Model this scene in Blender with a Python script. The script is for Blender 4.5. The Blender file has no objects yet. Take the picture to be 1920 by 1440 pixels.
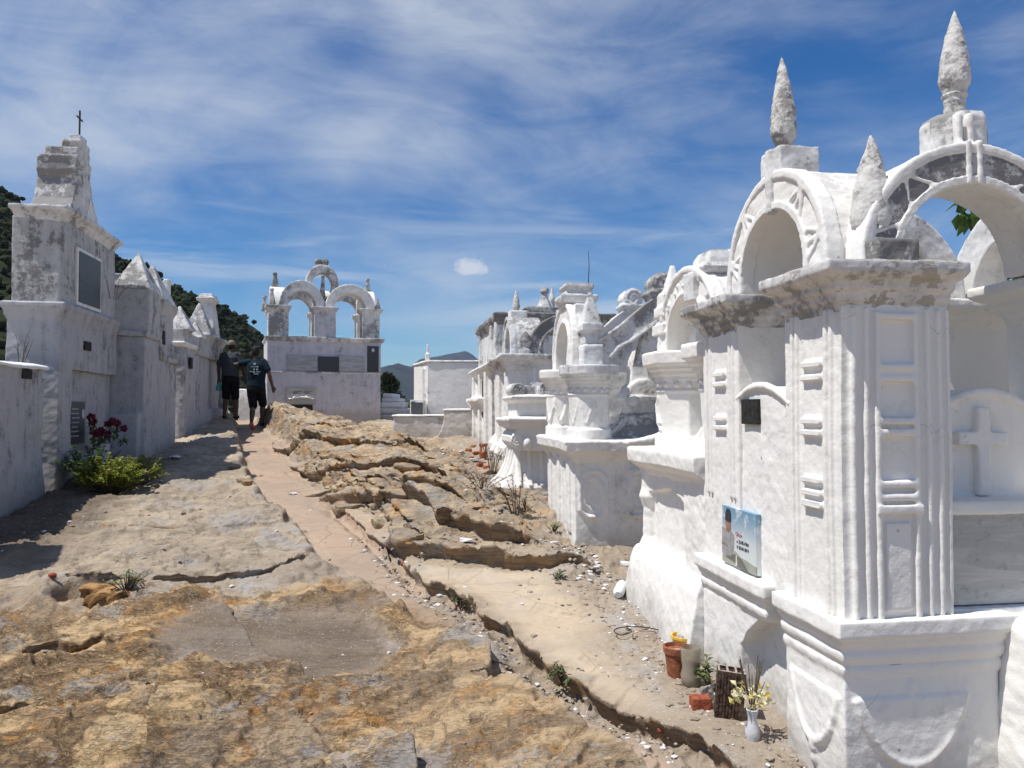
import bpy, bmesh, math, random
import numpy as np
from mathutils import Vector, Matrix, noise as mnoise
random.seed(7)
RNG = np.random.default_rng(11)
R = math.radians
S = bpy.context.scene
COL = S.collection

# ------------------------------------------------------------------ camera
cam = bpy.data.cameras.new('camera')
cam.sensor_fit = 'HORIZONTAL'; cam.sensor_width = 36.0
cam.lens = 1450 / 1920 * 36.0
cam.clip_start = 0.05; cam.clip_end = 20000
camo = bpy.data.objects.new('camera', cam); COL.objects.link(camo)
CZ = 1.6; TILT = 1.8
camo.location = (0, 0, CZ); camo.rotation_euler = (R(90 + TILT), 0, 0)
S.camera = camo

# ------------------------------------------------------------------ light
SUN_EL, ROW_A, SUN_A = 64.0, 8.5, 12.0
ux, uy = (math.cos(R(ROW_A)), math.sin(R(ROW_A))), (-math.sin(R(ROW_A)), math.cos(R(ROW_A)))
ca, sa = math.cos(R(SUN_A)), math.sin(R(SUN_A))
hx, hy = -ca * ux[0] - sa * uy[0], -ca * ux[1] - sa * uy[1]
to_sun = Vector((hx * math.cos(R(SUN_EL)), hy * math.cos(R(SUN_EL)), math.sin(R(SUN_EL))))
sl = bpy.data.lights.new('sun', 'SUN'); sl.energy = 4.2; sl.angle = R(0.5); sl.color = (1.0, 0.965, 0.91)
so = bpy.data.objects.new('sun', sl); COL.objects.link(so)
so.rotation_euler = to_sun.to_track_quat('Z', 'Y').to_euler(); so.location = to_sun * 50

W = bpy.data.worlds.new('World'); S.world = W; W.use_nodes = True


class NT:
    """small helper round a node tree"""
    def __init__(s, nt): s.t = nt; nt.nodes.clear()
    def n(s, kind, **kw):
        nd = s.t.nodes.new(kind)
        for k, v in kw.items(): setattr(nd, k, v)
        return nd
    def put(s, sock, v):
        if isinstance(v, bpy.types.NodeSocket): s.t.links.new(v, sock)
        elif isinstance(v, (tuple, list)):
            v = tuple(v)
            if sock.type == 'RGBA' and len(v) == 3: v = v + (1.0,)
            sock.default_value = v
        else: sock.default_value = v
    def math(s, op, a, b=0.0, c=None, clamp=False):
        m = s.n('ShaderNodeMath', operation=op); m.use_clamp = clamp
        s.put(m.inputs[0], a); s.put(m.inputs[1], b)
        if c is not None: s.put(m.inputs[2], c)
        return m.outputs[0]
    def vmath(s, op, a, b=(0, 0, 0)):
        m = s.n('ShaderNodeVectorMath', operation=op); s.put(m.inputs[0], a); s.put(m.inputs[1], b)
        return m.outputs[1] if op in ('LENGTH', 'DOT_PRODUCT', 'DISTANCE') else m.outputs[0]
    def mix(s, f, a, b, mode='MIX'):
        m = s.n('ShaderNodeMix', data_type='RGBA', blend_type=mode)
        s.put(m.inputs[0], f); s.put(m.inputs[6], a); s.put(m.inputs[7], b)
        return m.outputs[2]
    def noise(s, vec, scale, detail=4, rough=0.55, dist=0.0):
        m = s.n('ShaderNodeTexNoise'); s.put(m.inputs['Vector'], vec)
        m.inputs['Scale'].default_value = scale; m.inputs['Detail'].default_value = detail
        m.inputs['Roughness'].default_value = rough; m.inputs['Distortion'].default_value = dist
        return m.outputs[0]
    def step(s, v, lo, hi, a=0.0, b=1.0):
        m = s.n('ShaderNodeMapRange', interpolation_type='SMOOTHSTEP')
        s.put(m.inputs[0], v); s.put(m.inputs[1], lo); s.put(m.inputs[2], hi)
        s.put(m.inputs[3], a); s.put(m.inputs[4], b)
        return m.outputs[0]
    def mapv(s, vec, loc=(0, 0, 0), rot=(0, 0, 0), scale=(1, 1, 1)):
        m = s.n('ShaderNodeMapping'); s.put(m.inputs[0], vec)
        m.inputs[1].default_value = loc; m.inputs[2].default_value = rot; m.inputs[3].default_value = scale
        return m.outputs[0]


w = NT(W.node_tree)
sky = w.n('ShaderNodeTexSky', sky_type='NISHITA'); sky.sun_disc = False
sky.sun_elevation = R(SUN_EL); sky.sun_rotation = math.atan2(hx, hy)
sky.altitude = 900; sky.air_density = 1.0; sky.dust_density = 0.6; sky.ozone_density = 2.5
tc = w.n('ShaderNodeTexCoord')
D = tc.outputs['Generated']
sep = w.n('ShaderNodeSeparateXYZ'); w.put(sep.inputs[0], D)
dz = w.math('MAXIMUM', sep.outputs[2], 0.0)
inv = w.math('DIVIDE', 1.0, w.math('ADD', dz, 0.22))
pl = w.vmath('MULTIPLY', D, (1, 1, 0))
sc = w.n('ShaderNodeVectorMath', operation='SCALE'); w.put(sc.inputs[0], pl); w.put(sc.inputs['Scale'], inv)
P2 = sc.outputs[0]
# high wispy cirrus: two stretched noises, broad veil + combed fibres
veil = w.noise(w.mapv(D, (1.35, .2, .55), (0, R(-16), 0), (1.5, 1.5, 3.0)), 1.55, 8, 0.57, 0.5)
fib = w.noise(w.mapv(D, (0.2, .7, .1), (0, R(-20), 0), (1.6, 1.6, 6.5)), 2.6, 9, 0.62, 0.9)
bigc = w.noise(w.mapv(D, (.45, .1, .3), (0, R(-10), 0), (1, 1, 1.5)), 2.3, 3, .5, .3)
c1 = w.step(w.math('ADD', w.math('ADD', w.math('MULTIPLY', veil, 0.52), w.math('MULTIPLY', fib, 0.26)), w.math('MULTIPLY', bigc, .60)), 0.56, 0.98)
# low streaky bands close above the horizon
lowv = w.mapv(D, (0.35, 0.0, 0.13), (0, 0, 0), (1.3, 1.3, 11.0))
low = w.noise(lowv, 1.5, 7, 0.55, 0.35)
lowm = w.math('MULTIPLY', w.step(low, 0.47, 0.68), w.math('MULTIPLY', w.step(dz, 0.03, 0.10), w.step(dz, 0.30, 0.18)))
band = w.math('MULTIPLY', w.step(w.math('ABSOLUTE', w.math('SUBTRACT', dz, w.math('ADD', 0.118, w.math('MULTIPLY', w.math('SUBTRACT', low, 0.5), 0.12)))), 0.032, 0.0),
              w.step(sep.outputs[0], -0.42, 0.10))
# one small cumulus puff hanging above the far valley
pd = Vector(((885 - 960) / 1450, 1.0, (765 - 497) / 1450)).normalized()
dv = w.vmath('MULTIPLY', w.vmath('SUBTRACT', D, tuple(pd)), (1.0, 1.0, 2.0))
puffn = w.noise(w.mapv(D, (0, 0, 0), (0, 0, 0), (1, 1, 1.3)), 42, 6, 0.65)
puff = w.step(w.math('ADD', w.vmath('LENGTH', dv), w.math('MULTIPLY', w.math('SUBTRACT', puffn, 0.5), 0.075)), 0.040, 0.008)
cloud = w.math('MAXIMUM', w.math('MAXIMUM', w.math('MULTIPLY', c1, 0.86), w.math('MULTIPLY', puff, 0.92)),
               w.math('MAXIMUM', w.math('MULTIPLY', lowm, 0.55), w.math('MULTIPLY', band, 0.62)))
hs = w.n('ShaderNodeHueSaturation'); w.put(hs.inputs['Color'], sky.outputs[0])
hs.inputs['Saturation'].default_value = 1.36; hs.inputs['Value'].default_value = 0.98; hs.inputs['Hue'].default_value = 0.506
blue = w.mix(1.0, hs.outputs[0], (.75, 1.04, 1.13), 'MULTIPLY')
skc = w.mix(cloud, blue, (6.6, 7.2, 8.0))
bg = w.n('ShaderNodeBackground'); w.put(bg.inputs[0], skc); bg.inputs[1].default_value = 0.075
wo = w.n('ShaderNodeOutputWorld'); w.put(wo.inputs[0], bg.outputs[0])

S.view_settings.view_transform = 'Standard'; S.view_settings.look = 'None'
S.view_settings.exposure = 0.38; S.view_settings.gamma = 1.0
S.render.engine = 'CYCLES'
S.cycles.max_bounces = 8; S.cycles.diffuse_bounces = 4; S.cycles.caustics_reflective = False; S.cycles.caustics_refractive = False

# ------------------------------------------------------------------ numeric noise
def _h(ix, iy, iz, seed):
    n = (ix.astype(np.int64) * 374761393 + iy.astype(np.int64) * 668265263 + iz.astype(np.int64) * 2147483647 + seed * 974634777)
    n = (n ^ (n >> 13)) & 0xFFFFFFFF
    n = (n * 1274126177) & 0xFFFFFFFF
    n = n ^ (n >> 16)
    return (n & 0xFFFFFF).astype(np.float32) / float(0xFFFFFF)

def vn3(p, seed=0):
    f = np.floor(p); t = (p - f).astype(np.float32); f = f.astype(np.int64)
    t = t * t * t * (t * (t * 6 - 15) + 10)
    x, y, z = f[:, 0], f[:, 1], f[:, 2]
    r = 0
    for a in (0, 1):
        wx = t[:, 0] if a else 1 - t[:, 0]
        for b in (0, 1):
            wy = t[:, 1] if b else 1 - t[:, 1]
            for c in (0, 1):
                wz = t[:, 2] if c else 1 - t[:, 2]
                r = r + wx * wy * wz * _h(x + a, y + b, z + c, seed)
    return r * 2 - 1

def vn2(x, y, seed=0):
    fx, fy = np.floor(x), np.floor(y)
    tx, ty = (x - fx), (y - fy); ix, iy = fx.astype(np.int64), fy.astype(np.int64)
    tx = tx * tx * tx * (tx * (tx * 6 - 15) + 10); ty = ty * ty * ty * (ty * (ty * 6 - 15) + 10)
    z = np.zeros_like(ix)
    a = _h(ix, iy, z, seed); b = _h(ix + 1, iy, z, seed); c = _h(ix, iy + 1, z, seed); d = _h(ix + 1, iy + 1, z, seed)
    return ((a * (1 - tx) + b * tx) * (1 - ty) + (c * (1 - tx) + d * tx) * ty) * 2 - 1

def fb2(x, y, f, octv=4, seed=0, gain=0.5):
    r = 0; a = 1.0; s = 0
    for o in range(octv):
        c, sn = math.cos(0.6 * o + 0.3), math.sin(0.6 * o + 0.3)
        r = r + a * vn2((x * c - y * sn) * f + 17.3 * o, (x * sn + y * c) * f - 9.1 * o, seed + o)
        s += a; a *= gain; f *= 2.03
    return r / s

def fb3(p, f, octv=3, seed=0):
    r = 0; a = 1.0; s = 0
    for o in range(octv):
        r = r + a * vn3(p * f + 13.7 * o, seed + o); s += a; a *= 0.5; f *= 2.07
    return r / s

def sst(e0, e1, v):
    t = np.clip((v - e0) / (e1 - e0), 0, 1); return t * t * (3 - 2 * t)

# ------------------------------------------------------------------ frames of the two tomb rows
class Frame:
    def __init__(f, x, y, a): f.x, f.y, f.a = x, y, R(a); f.c, f.s = math.cos(f.a), math.sin(f.a)
    def w(f, t, s): return f.x + f.c * t - f.s * s, f.y + f.s * t + f.c * s
FR = Frame(1.147, 2.69, 8.5)        # right-hand row, x to the east, y along the row
FL = Frame(-5.09, 8.7, 10.0)        # left-hand row, +x towards the path
FC = Frame(-5.736, 18.09, 20.0)     # tomb closing the path
FW = Frame(0, 0, 0)

# ------------------------------------------------------------------ terrain function
PL = np.array([(4.3, -.30), (4.82, -.56), (5.19, -.92), (6.06, -1.45), (7.07, -1.94), (8.96, -2.96), (12.25, -4.26), (17.91, -6.42), (26, -9.6)])
PR = np.array([(4.3, -.12), (4.97, -.44), (5.84, -.8), (7.52, -1.45), (8.63, -2.02), (10.59, -2.91), (13.7, -4.05), (17.91, -6.0), (26, -9.1)])
CRACK = [(-1.95, 8.35), (-1.71, 7.77), (-1.27, 6.86), (-.82, 5.99), (-.58, 5.31), (-.31, 4.97), (-.03, 4.42), (.26, 3.84), (.56, 3.45), (.73, 3.18), (.95, 2.7)]
LEDGE1 = [(-1.2, 8.3), (-1.03, 7.52), (-.59, 6.67), (-.04, 6.14), (.37, 5.99)]
LEDGE2 = [(-1.05, 6.6), (-.84, 6.14), (-.43, 5.77), (.0, 5.72), (.5, 5.58), (.75, 5.45)]
LIP = [(-3.4, 5.1), (-2.84, 5.19), (-2.35, 5.22), (-1.92, 5.5), (-1.45, 6.06)]
RIDGE = [(-2.6, 5.02), (-1.93, 4.87), (-1.62, 4.5), (-1.37, 4.11), (-1.05, 3.67), (-.74, 3.4), (-.41, 3.02), (-.2, 2.6)]
FORE = [(-.62, 4.25), (-.35, 4.35), (-.12, 4.15), (-.12, 3.8), (.0, 3.6), (.22, 3.3), (.42, 2.95), (.6, 2.5)]
BOULD = [(-1.2, 2.5), (-1.42, 3.02), (-1.63, 3.5), (-1.5, 3.66), (-1.2, 3.62)]
OUTA = [(-2.0, 8.6), (-1.75, 7.9), (-1.25, 7.45), (-.75, 7.6), (-.3, 7.2)]
OUTB = [(-3.1, 10.8), (-2.5, 9.9), (-1.8, 9.4), (-1.2, 9.5), (-.6, 8.9)]
OUTC = [(-4.3, 13.6), (-3.6, 12.4), (-2.7, 11.8), (-1.9, 11.9), (-1.0, 11.1)]

def pdist(x, y, poly, taper=0.45):
    best = np.full(x.shape, 1e9); sd = np.zeros_like(x); nx = np.zeros_like(x); ny = np.zeros_like(x); arc = np.zeros_like(x)
    acc = 0.0
    for (x0, y0), (x1, y1) in zip(poly[:-1], poly[1:]):
        dx, dy = x1 - x0, y1 - y0; L = math.hypot(dx, dy)
        t = np.clip(((x - x0) * dx + (y - y0) * dy) / (L * L), 0, 1)
        ex, ey = x - (x0 + t * dx), y - (y0 + t * dy)
        d = np.hypot(ex, ey); m = d < best
        cr = (dx * (y - y0) - dy * (x - x0)) / L
        best = np.where(m, d, best); sd = np.where(m, np.where(cr >= 0, d, -d), sd)
        nx = np.where(m, -dy / L, nx); ny = np.where(m, dx / L, ny)
        arc = np.where(m, acc + t * L, arc); acc += L
    tp = sst(0, taper, np.minimum(arc, acc - arc))
    return sd, nx, ny, tp

def base_z(x, y):
    z = np.interp(y, [-60, 0, 16, 18.5, 21, 25, 40, 120, 400, 9000], [-4.2, 0, 1.16, 1.26, 1.3, 1.2, 0.1, -7, -16, -16])
    far = sst(12, 60, np.abs(x + 2))
    return z - far * 2.5 * sst(0, 30, y + 10)

def terrain(x, y):
    """height, sideways shift and colour zones of the bare sandstone"""
    x = np.asarray(x, dtype=float); y = np.asarray(y, dtype=float)
    z = base_z(x, y)
    near = (np.hypot(x, y) < 34)
    zone = np.zeros((x.size, 6)); sx = np.zeros(x.size); sy = np.zeros(x.size)
    if not near.any(): return z, sx, sy, zone
    X, Y = x[near], y[near]
    wob = fb2(X, Y, 1.1, 4, 3); wob2 = fb2(X, Y, 3.2, 3, 21); wob3 = fb2(X, Y, 8.5, 3, 22)
    h = 0.035 * fb2(X, Y, 0.7, 3, 5)
    ax, ay = np.zeros_like(X), np.zeros_like(X)
    pl = np.interp(Y, PL[:, 0], PL[:, 1]) + 0.10 * wob2 + .05 * wob3; pr = np.interp(Y, PR[:, 0], PR[:, 1]) + 0.10 * wob2 + .05 * wob3
    path = sst(-.06, .05, X - pl) * sst(-.06, .05, pr - X) * sst(4.2, 5.0, Y)
    dR = X - pr; dL = pl - X
    def add(poly, H, wd, fall, side=1, lip=0.0, wav=0.10, groove=0.0):
        nonlocal h, ax, ay
        sd, nx, ny, tp = pdist(X, Y, poly)
        sd = (sd + wav * wob + 0.05 * wob2 + .028 * wob3) * side
        up = sst(-wd, wd, sd) * np.exp(-np.maximum(sd, 0) / fall) * H * tp
        h = h + up
        if groove: h = h - groove * tp * np.exp(-((sd + 2.2 * wd) / (1.6 * wd)) ** 2)
        if lip:
            k = tp * (np.exp(-((sd - wd) / (1.3 * wd)) ** 2) - np.exp(-((sd + wd) / (1.3 * wd)) ** 2)) * lip
            ax = ax - nx * side * k; ay = ay - ny * side * k
        return sd, tp
    # layered outcrop between the path and the right-hand tombs
    A = np.interp(Y, [5.2, 6.5, 8, 10, 12.5, 15, 16.4, 17.5, 19.5], [0, .05, .17, .24, .30, .42, .50, .34, .02])
    M = sst(0.0, .30, dR + .10 * wob) * (1 - sst(.5, 2.7, dR + .3 * wob)) * sst(5.2, 6.6, Y) * (1 - sst(17.6, 19.5, Y))
    Mo = sst(-.05, .15, dR) * (1 - sst(2.2, 3.2, dR)) * sst(5.4, 7.0, Y) * (1 - sst(18, 20, Y))
    al, ac = .78 * X - .62 * Y, .62 * X + .78 * Y          # along and across the strike of the beds
    hump = A * M + Mo * (.07 * fb2(X, Y, .5, 2, 41) + .060 * fb2(al * .30, ac * 1.3, 1.0, 3, 40) + .018 * fb2(al * .6, ac * 2.2, 2.2, 3, 42))
    stp = .050
    v = hump / stp + .32 * fb2(al * .7, ac * 2.4, 1.6, 4, 77) + .16 * wob3
    fl = np.floor(v); fr = v - fl
    v2 = v * 3.0 + .5 * wob3; f2 = v2 - np.floor(v2)
    ter = stp * (fl + .62 * sst(.84, .98, fr) + .12 * fr + .36 * ((np.floor(v2) + sst(.6, .95, f2)) / 3.0 - fl))
    h = h + np.where(Mo > 0, hump * (1 - Mo) + ter * Mo, hump)
    gx = fb2(X + .06, Y, .8, 2, 40) - fb2(X - .06, Y, .8, 2, 40)
    ly = Mo * (np.exp(-((fr - .02) / .12) ** 2) + np.exp(-((fr - 1.0) / .08) ** 2) * .6 - np.exp(-((fr - .82) / .07) ** 2)) * .06
    ax = ax - ly * .62; ay = ay - ly * .78
    z1, _ = add(LEDGE1, .15, .045, 1.2, 1, .09, .08, .02)
    z2, _ = add(LEDGE2, .12, .045, .8, 1, .08, .08, .02)
    for po, hh in ((OUTA, .10), (OUTB, .10), (OUTC, .11)): add(po, hh, .04, 1.2, 1, .09, .22, .02)
    zc, tc_ = add(CRACK, .075, .026, 1.3, 1, .055, .05, .05)
    add([(-.35, 4.85), (.0, 4.75), (.35, 4.55), (.75, 4.55)], .022, .02, .8, 1, .01, .10)
    add([(.2, 4.05), (.5, 3.75), (.85, 3.6)], .018, .02, .6, 1, .01, .10)
    add([(-4.6, 7.4), (-3.6, 6.9), (-2.7, 6.9), (-2.0, 7.3)], .03, .03, 1.2, 1, .02, .2)
    add([(-3.6, 4.1), (-2.8, 3.9), (-2.2, 4.15), (-1.8, 4.0)], .04, .03, .8, 1, .03, .2)
    add([(-3.2, 3.3), (-2.4, 3.2), (-1.8, 3.45)], .04, .03, .8, 1, .03, .2)
    zl, _ = add(LIP, .05, .03, 2.2, 1, .035, .16)
    zr, tr = add(RIDGE, .13, .05, 1.5, -1, .05, .08, .0)
    zf, tf = add(FORE, .10, .05, .8, -1, .04, .06, .02)
    zb, tb = add(BOULD, .09, .045, .6, -1, .05, .16)
    # raised bed left of the path
    h = h + .07 * sst(.0, .10, dL + .05 * wob) * np.exp(-np.maximum(dL, 0) / 2.0) * sst(5.4, 6.2, Y)
    stepl = sst(8.6, 8.9, Y + .5 * wob) * sst(0, .12, dL) * .07 + sst(11.0, 11.3, Y + .4 * wob) * sst(0, .12, dL) * .06
    h = h + stepl - path * .03
    # hollow with smooth dusty floor
    bx, by = X + 1.24, Y - 4.3
    e = np.sqrt((bx * .80 + by * .45) ** 2 / .60 ** 2 + (by * .80 - bx * .35) ** 2 / .48 ** 2) + .28 * wob
    bas = 1 - sst(.75, 1.12, e)
    h = h - .055 * bas
    e2 = np.sqrt((X + .92) ** 2 / .2 ** 2 + (Y - 4.93) ** 2 / .16 ** 2) + .25 * wob
    bas2 = 1 - sst(.7, 1.15, e2); h = h - .035 * bas2
    # small rocky hole with the weed
    e3 = np.hypot((X + 2.72) / .22, (Y - 5.0) / .16) + .3 * wob2
    h = h + .09 * np.exp(-((e3 - 1.15) / .4) ** 2) - .10 * (1 - sst(.5, 1.0, e3))
    # pitted texture, less on smooth floors
    slab = sst(0, .1, zc) * sst(3.2, .3, zc) * tc_ * (1 - sst(5.3, 5.7, Y + .3 * X)) * (1 - sst(1.0, 1.3, X * 1.0 + (Y - 4) * .15))
    smooth = np.maximum(np.maximum(path, bas), np.maximum(bas2, slab * .8))
    rg = 1 - np.abs(fb2(X, Y, 2.6, 4, 60)) * 2
    och = np.maximum(sst(0, .12, zr) * tr * (Y < 5.4), sst(0, .1, zf) * sst(1.2, .6, zf) * (Y < 4.6) * .7) * (1 - bas)
    och = np.maximum(och, (1 - sst(4.9, 5.3, Y + .4 * wob)) * sst(-.2, -.6, X + .0) * (1 - bas) * .9)
    och = np.maximum(och, np.exp(-((e - 1.35) / .35) ** 2) * .8)
    h = h + (1 - .88 * smooth) * (.55 + .45 * np.clip(och + Mo, 0, 1)) * (.020 * rg + .016 * fb2(X, Y, 6.5, 3, 61) + .006 * fb2(X, Y, 22, 2, 62))
    # thin flaking plates
    for sd_, f_, th_, hh_ in ((70, 1.3, 2.4, .026), (74, 3.0, 2.2, .011)):
        q = fb2(X * .8 + Y * .6, (Y * .8 - X * .6) * 1.5, f_, 5, sd_) * th_ * 2; qf = q - np.floor(q)
        h = h + (1 - .9 * smooth) * hh_ * (np.floor(q) + sst(.80, .98, qf) + .2 * qf)
    h = h - och * .014 * sst(.05, .4, fb2(X, Y, 9, 3, 63))
    # gravel litter close to the right-hand tombs
    t_, s_ = FR.c * (X - FR.x) + FR.s * (Y - FR.y), -FR.s * (X - FR.x) + FR.c * (Y - FR.y)
    grav = sst(-.62, -.22, t_ + .22 * wob) * sst(3.6, 2.6, s_) + sst(-.9, -.35, t_ + .3 * wob) * sst(2.2, 3.6, s_)
    grav = np.clip(grav, 0, 1)
    chan = np.exp(-((zc + .10) / .11) ** 2) * tc_ * (Y < 5.2)
    h = h + grav * .006 * fb2(X, Y, 30, 2, 64)
    under = sst(-1.2, -.2, t_)      # flatten under the buildings
    dust = np.clip(np.maximum(np.maximum(bas, bas2 * .8), np.maximum(grav * .75, chan)), 0, 1)
    band_ = np.exp(-((zl + .22) / .20) ** 2) * .9 * (X > -3.2) * (X < -1.3)
    dust = np.maximum(dust, band_)
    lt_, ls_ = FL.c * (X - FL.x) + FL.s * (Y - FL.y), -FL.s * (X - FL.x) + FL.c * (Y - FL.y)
    soil = sst(1.15, .40, lt_ + .35 * wob) * sst(-3.5, -2.5, ls_) * sst(2.4, 1.6, ls_)  # dark soil by the left wall, painted to deepen the tombs' cast shadow
    basn_wallshade = np.maximum(np.maximum(bas * .95, bas2 * .5), soil)  # soil here is the shadow tone painted along the left wall
    pinkb = sst(.10, .02, np.abs(X - np.interp(Y, [2.6, 3.0, 3.4, 3.8], [.64, .53, .38, .2])) - .05) * sst(3.7, 3.3, Y) * .9
    z[near] = z[near] + h * (1 - sst(26, 34, np.hypot(X, Y)))
    sx[near] = ax; sy[near] = ay
    zone[near] = np.stack([np.maximum(path * (.55 + .45 * sst(0, .12, np.minimum(X - pl, pr - X) + .05 * wob3)), pinkb), np.clip(och, 0, 1), dust, Mo * (1 - path), np.clip(slab * (1 - grav), 0, 1), np.clip(basn_wallshade, 0, 1)], 1)
    return z, sx, sy, zone

def gz(x, y): return float(terrain([x], [y])[0][0])

def ray(px, py):
    X, Yv = (px - 960) / 1450, (720 - py) / 1450; c, s = math.cos(R(TILT)), math.sin(R(TILT))
    return X, c - Yv * s, s + Yv * c

def at(px, py, yc):
    x, y, z = ray(px, py); k = yc / y; return Vector((x * k, yc, CZ + z * k))

def onground(px, py):
    x, y, z = ray(px, py)
    ks = np.linspace(2.2, 26, 1200)
    g = terrain(x * ks, y * ks)[0]; d = CZ + z * ks - g
    i = int(np.argmax(d < 0)); k = ks[max(i, 1)]
    return Vector((x * k, y * k, g[i]))

# ------------------------------------------------------------------ materials
def newmat(name):
    m = bpy.data.materials.new(name); m.use_nodes = True
    t = NT(m.node_tree); o = t.n('ShaderNodeOutputMaterial'); b = t.n('ShaderNodeBsdfPrincipled')
    t.put(o.inputs[0], b.outputs[0]); b.inputs['Specular IOR Level'].default_value = 0.25
    return m, t, b

def bump(t, b, h, dist, strength=1.0, prev=None):
    n = t.n('ShaderNodeBump'); n.inputs['Distance'].default_value = dist; n.inputs['Strength'].default_value = strength
    t.put(n.inputs['Height'], h)
    if prev is not None: t.put(n.inputs['Normal'], prev)
    return n.outputs[0]

def plain(name, col, rough=0.6, spec=0.3, var=0.0, scale=20, metal=0.0):
    m, t, b = newmat(name)
    b.inputs['Roughness'].default_value = rough; b.inputs['Specular IOR Level'].default_value = spec; b.inputs['Metallic'].default_value = metal
    g = t.n('ShaderNodeNewGeometry').outputs['Position']
    n = t.noise(g, scale, 5, 0.6)
    c = t.mix(t.step(n, 0.3, 0.7), tuple(max(0, v * (1 - var)) for v in col), tuple(min(1, v * (1 + var)) for v in col))
    t.put(b.inputs['Base Color'], c)
    t.put(b.inputs['Normal'], bump(t, b, n, 0.004))
    return m

def plaster(name, white, dirt, dark=(.15, .145, .14), mid=(.40, .385, .365), peel=0.0, streak=0.0, topdirt=0.5, bscale=1.0, seed=0.0, fine=1.0):
    """limewashed render: thick brushed paint, black lichen, peeling patches, drip marks"""
    m, t, b = newmat(name)
    b.inputs['Roughness'].default_value = 0.92; b.inputs['Specular IOR Level'].default_value = 0.12
    geo = t.n('ShaderNodeNewGeometry'); p = t.vmath('ADD', geo.outputs['Position'], (seed, seed * .7, seed * .3))
    sp = t.n('ShaderNodeSeparateXYZ'); t.put(sp.inputs[0], geo.outputs['Normal'])
    big = t.noise(p, 1.1 * fine, 7, 0.62, 0.3); medn = t.noise(p, 6.5 * fine, 7, 0.68, 0.2); fin = t.noise(p, 38 * fine, 5, 0.65)
    drip = t.noise(t.mapv(p, (0, 0, 0), (0, 0, 0), (9, 9, 0.9)), 1.4, 6, 0.6)
    up = t.step(sp.outputs[2], 0.25, 0.8)
    v = t.math('ADD', t.math('MULTIPLY', big, 0.45), t.math('MULTIPLY', medn, 0.38))
    v = t.math('ADD', v, t.math('MULTIPLY', fin, 0.17))
    v = t.math('ADD', v, t.math('MULTIPLY', up, 0.06 * topdirt))
    if streak: v = t.math('ADD', v, t.math('MULTIPLY', t.math('SUBTRACT', drip, 0.5), streak))
    th = 0.66 - 0.22 * dirt
    soft = t.step(v, th - 0.10, th + 0.05)
    hard = t.step(v, th + 0.015, th + 0.055)
    tint = t.mix(t.step(big, 0.35, 0.65), tuple(c * .94 for c in white), white)
    tint = t.mix(t.math('MULTIPLY', t.step(medn, 0.52, 0.75), 0.22), tint, (white[0] * .8, white[1] * .78, white[2] * .74))
    c = t.mix(t.math('MULTIPLY', soft, 0.30 + 0.45 * dirt), tint, mid)
    c = t.mix(t.math('MULTIPLY', hard, 0.15 + 0.72 * dirt), c, dark)
    if peel:
        pv = t.math('ADD', t.math('MULTIPLY', t.noise(p, 3.1, 6, 0.6, 0.8), 0.7), t.math('MULTIPLY', t.noise(t.mapv(p, (4, 1, 7), (0, 0, 0), (1, 1, 2.4)), 9, 4, 0.6), 0.3))
        pk = t.step(pv, 0.66 - 0.22 * peel, 0.675 - 0.22 * peel)
        c = t.mix(pk, c, t.mix(t.noise(p, 22, 4), (.33, .305, .27), (.47, .44, .40)))
    # dark pinholes and scuffs
    vo = t.n('ShaderNodeTexVoronoi'); t.put(vo.inputs['Vector'], p); vo.inputs['Scale'].default_value = 9 * fine
    spk = t.math('MULTIPLY', t.step(vo.outputs['Distance'], 0.075, 0.045), t.step(medn, 0.50, 0.58))
    c = t.mix(t.math('MULTIPLY', spk, 0.7), c, (.12, .11, .10))
    # rain-splashed soil at the foot of the walls (the ground climbs with y)
    px_ = t.n('ShaderNodeSeparateXYZ'); t.put(px_.inputs[0], geo.outputs['Position'])
    hh = t.math('SUBTRACT', px_.outputs[2], t.math('MULTIPLY', px_.outputs[1], .0725))
    spl = t.step(t.math('ADD', hh, t.math('MULTIPLY', t.math('SUBTRACT', medn, .5), .55)), .30, .02)
    c = t.mix(t.math('MULTIPLY', spl, .62), c, t.mix(medn, (.20, .165, .13), (.42, .39, .35)))
    ve = t.n('ShaderNodeTexVoronoi', feature='DISTANCE_TO_EDGE'); ve.inputs['Scale'].default_value = 2.3
    t.put(ve.inputs['Vector'], t.vmath('ADD', p, t.vmath('MULTIPLY', t.n('ShaderNodeTexNoise').outputs['Color'], (.25, .25, .25))))
    hair = t.math('MULTIPLY', t.step(ve.outputs['Distance'], .0055, .002), t.step(big, .53, .60))
    c = t.mix(t.math('MULTIPLY', hair, .30), c, (.22, .20, .18))
    run = t.math('MULTIPLY', t.step(t.noise(t.mapv(p, (3, 1, 0), (0, 0, 0), (14, 14, .55)), 1.2, 5, .6), .56, .70), t.step(medn, .38, .62))
    c = t.mix(t.math('MULTIPLY', run, .20), c, (.42, .40, .37))
    t.put(b.inputs['Base Color'], c)
    hgt = t.math('ADD', t.math('MULTIPLY', t.noise(p, 16 * bscale, 6, 0.62), 1.0), t.math('MULTIPLY', t.noise(p, 85 * bscale, 4, 0.6), 0.30))
    hgt = t.math('SUBTRACT', hgt, t.math('MULTIPLY', hard, 0.10))
    if peel: hgt = t.math('SUBTRACT', hgt, t.math('MULTIPLY', pk, 0.22))
    t.put(b.inputs['Normal'], bump(t, b, hgt, 0.0048 / bscale, 0.8))
    return m

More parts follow.
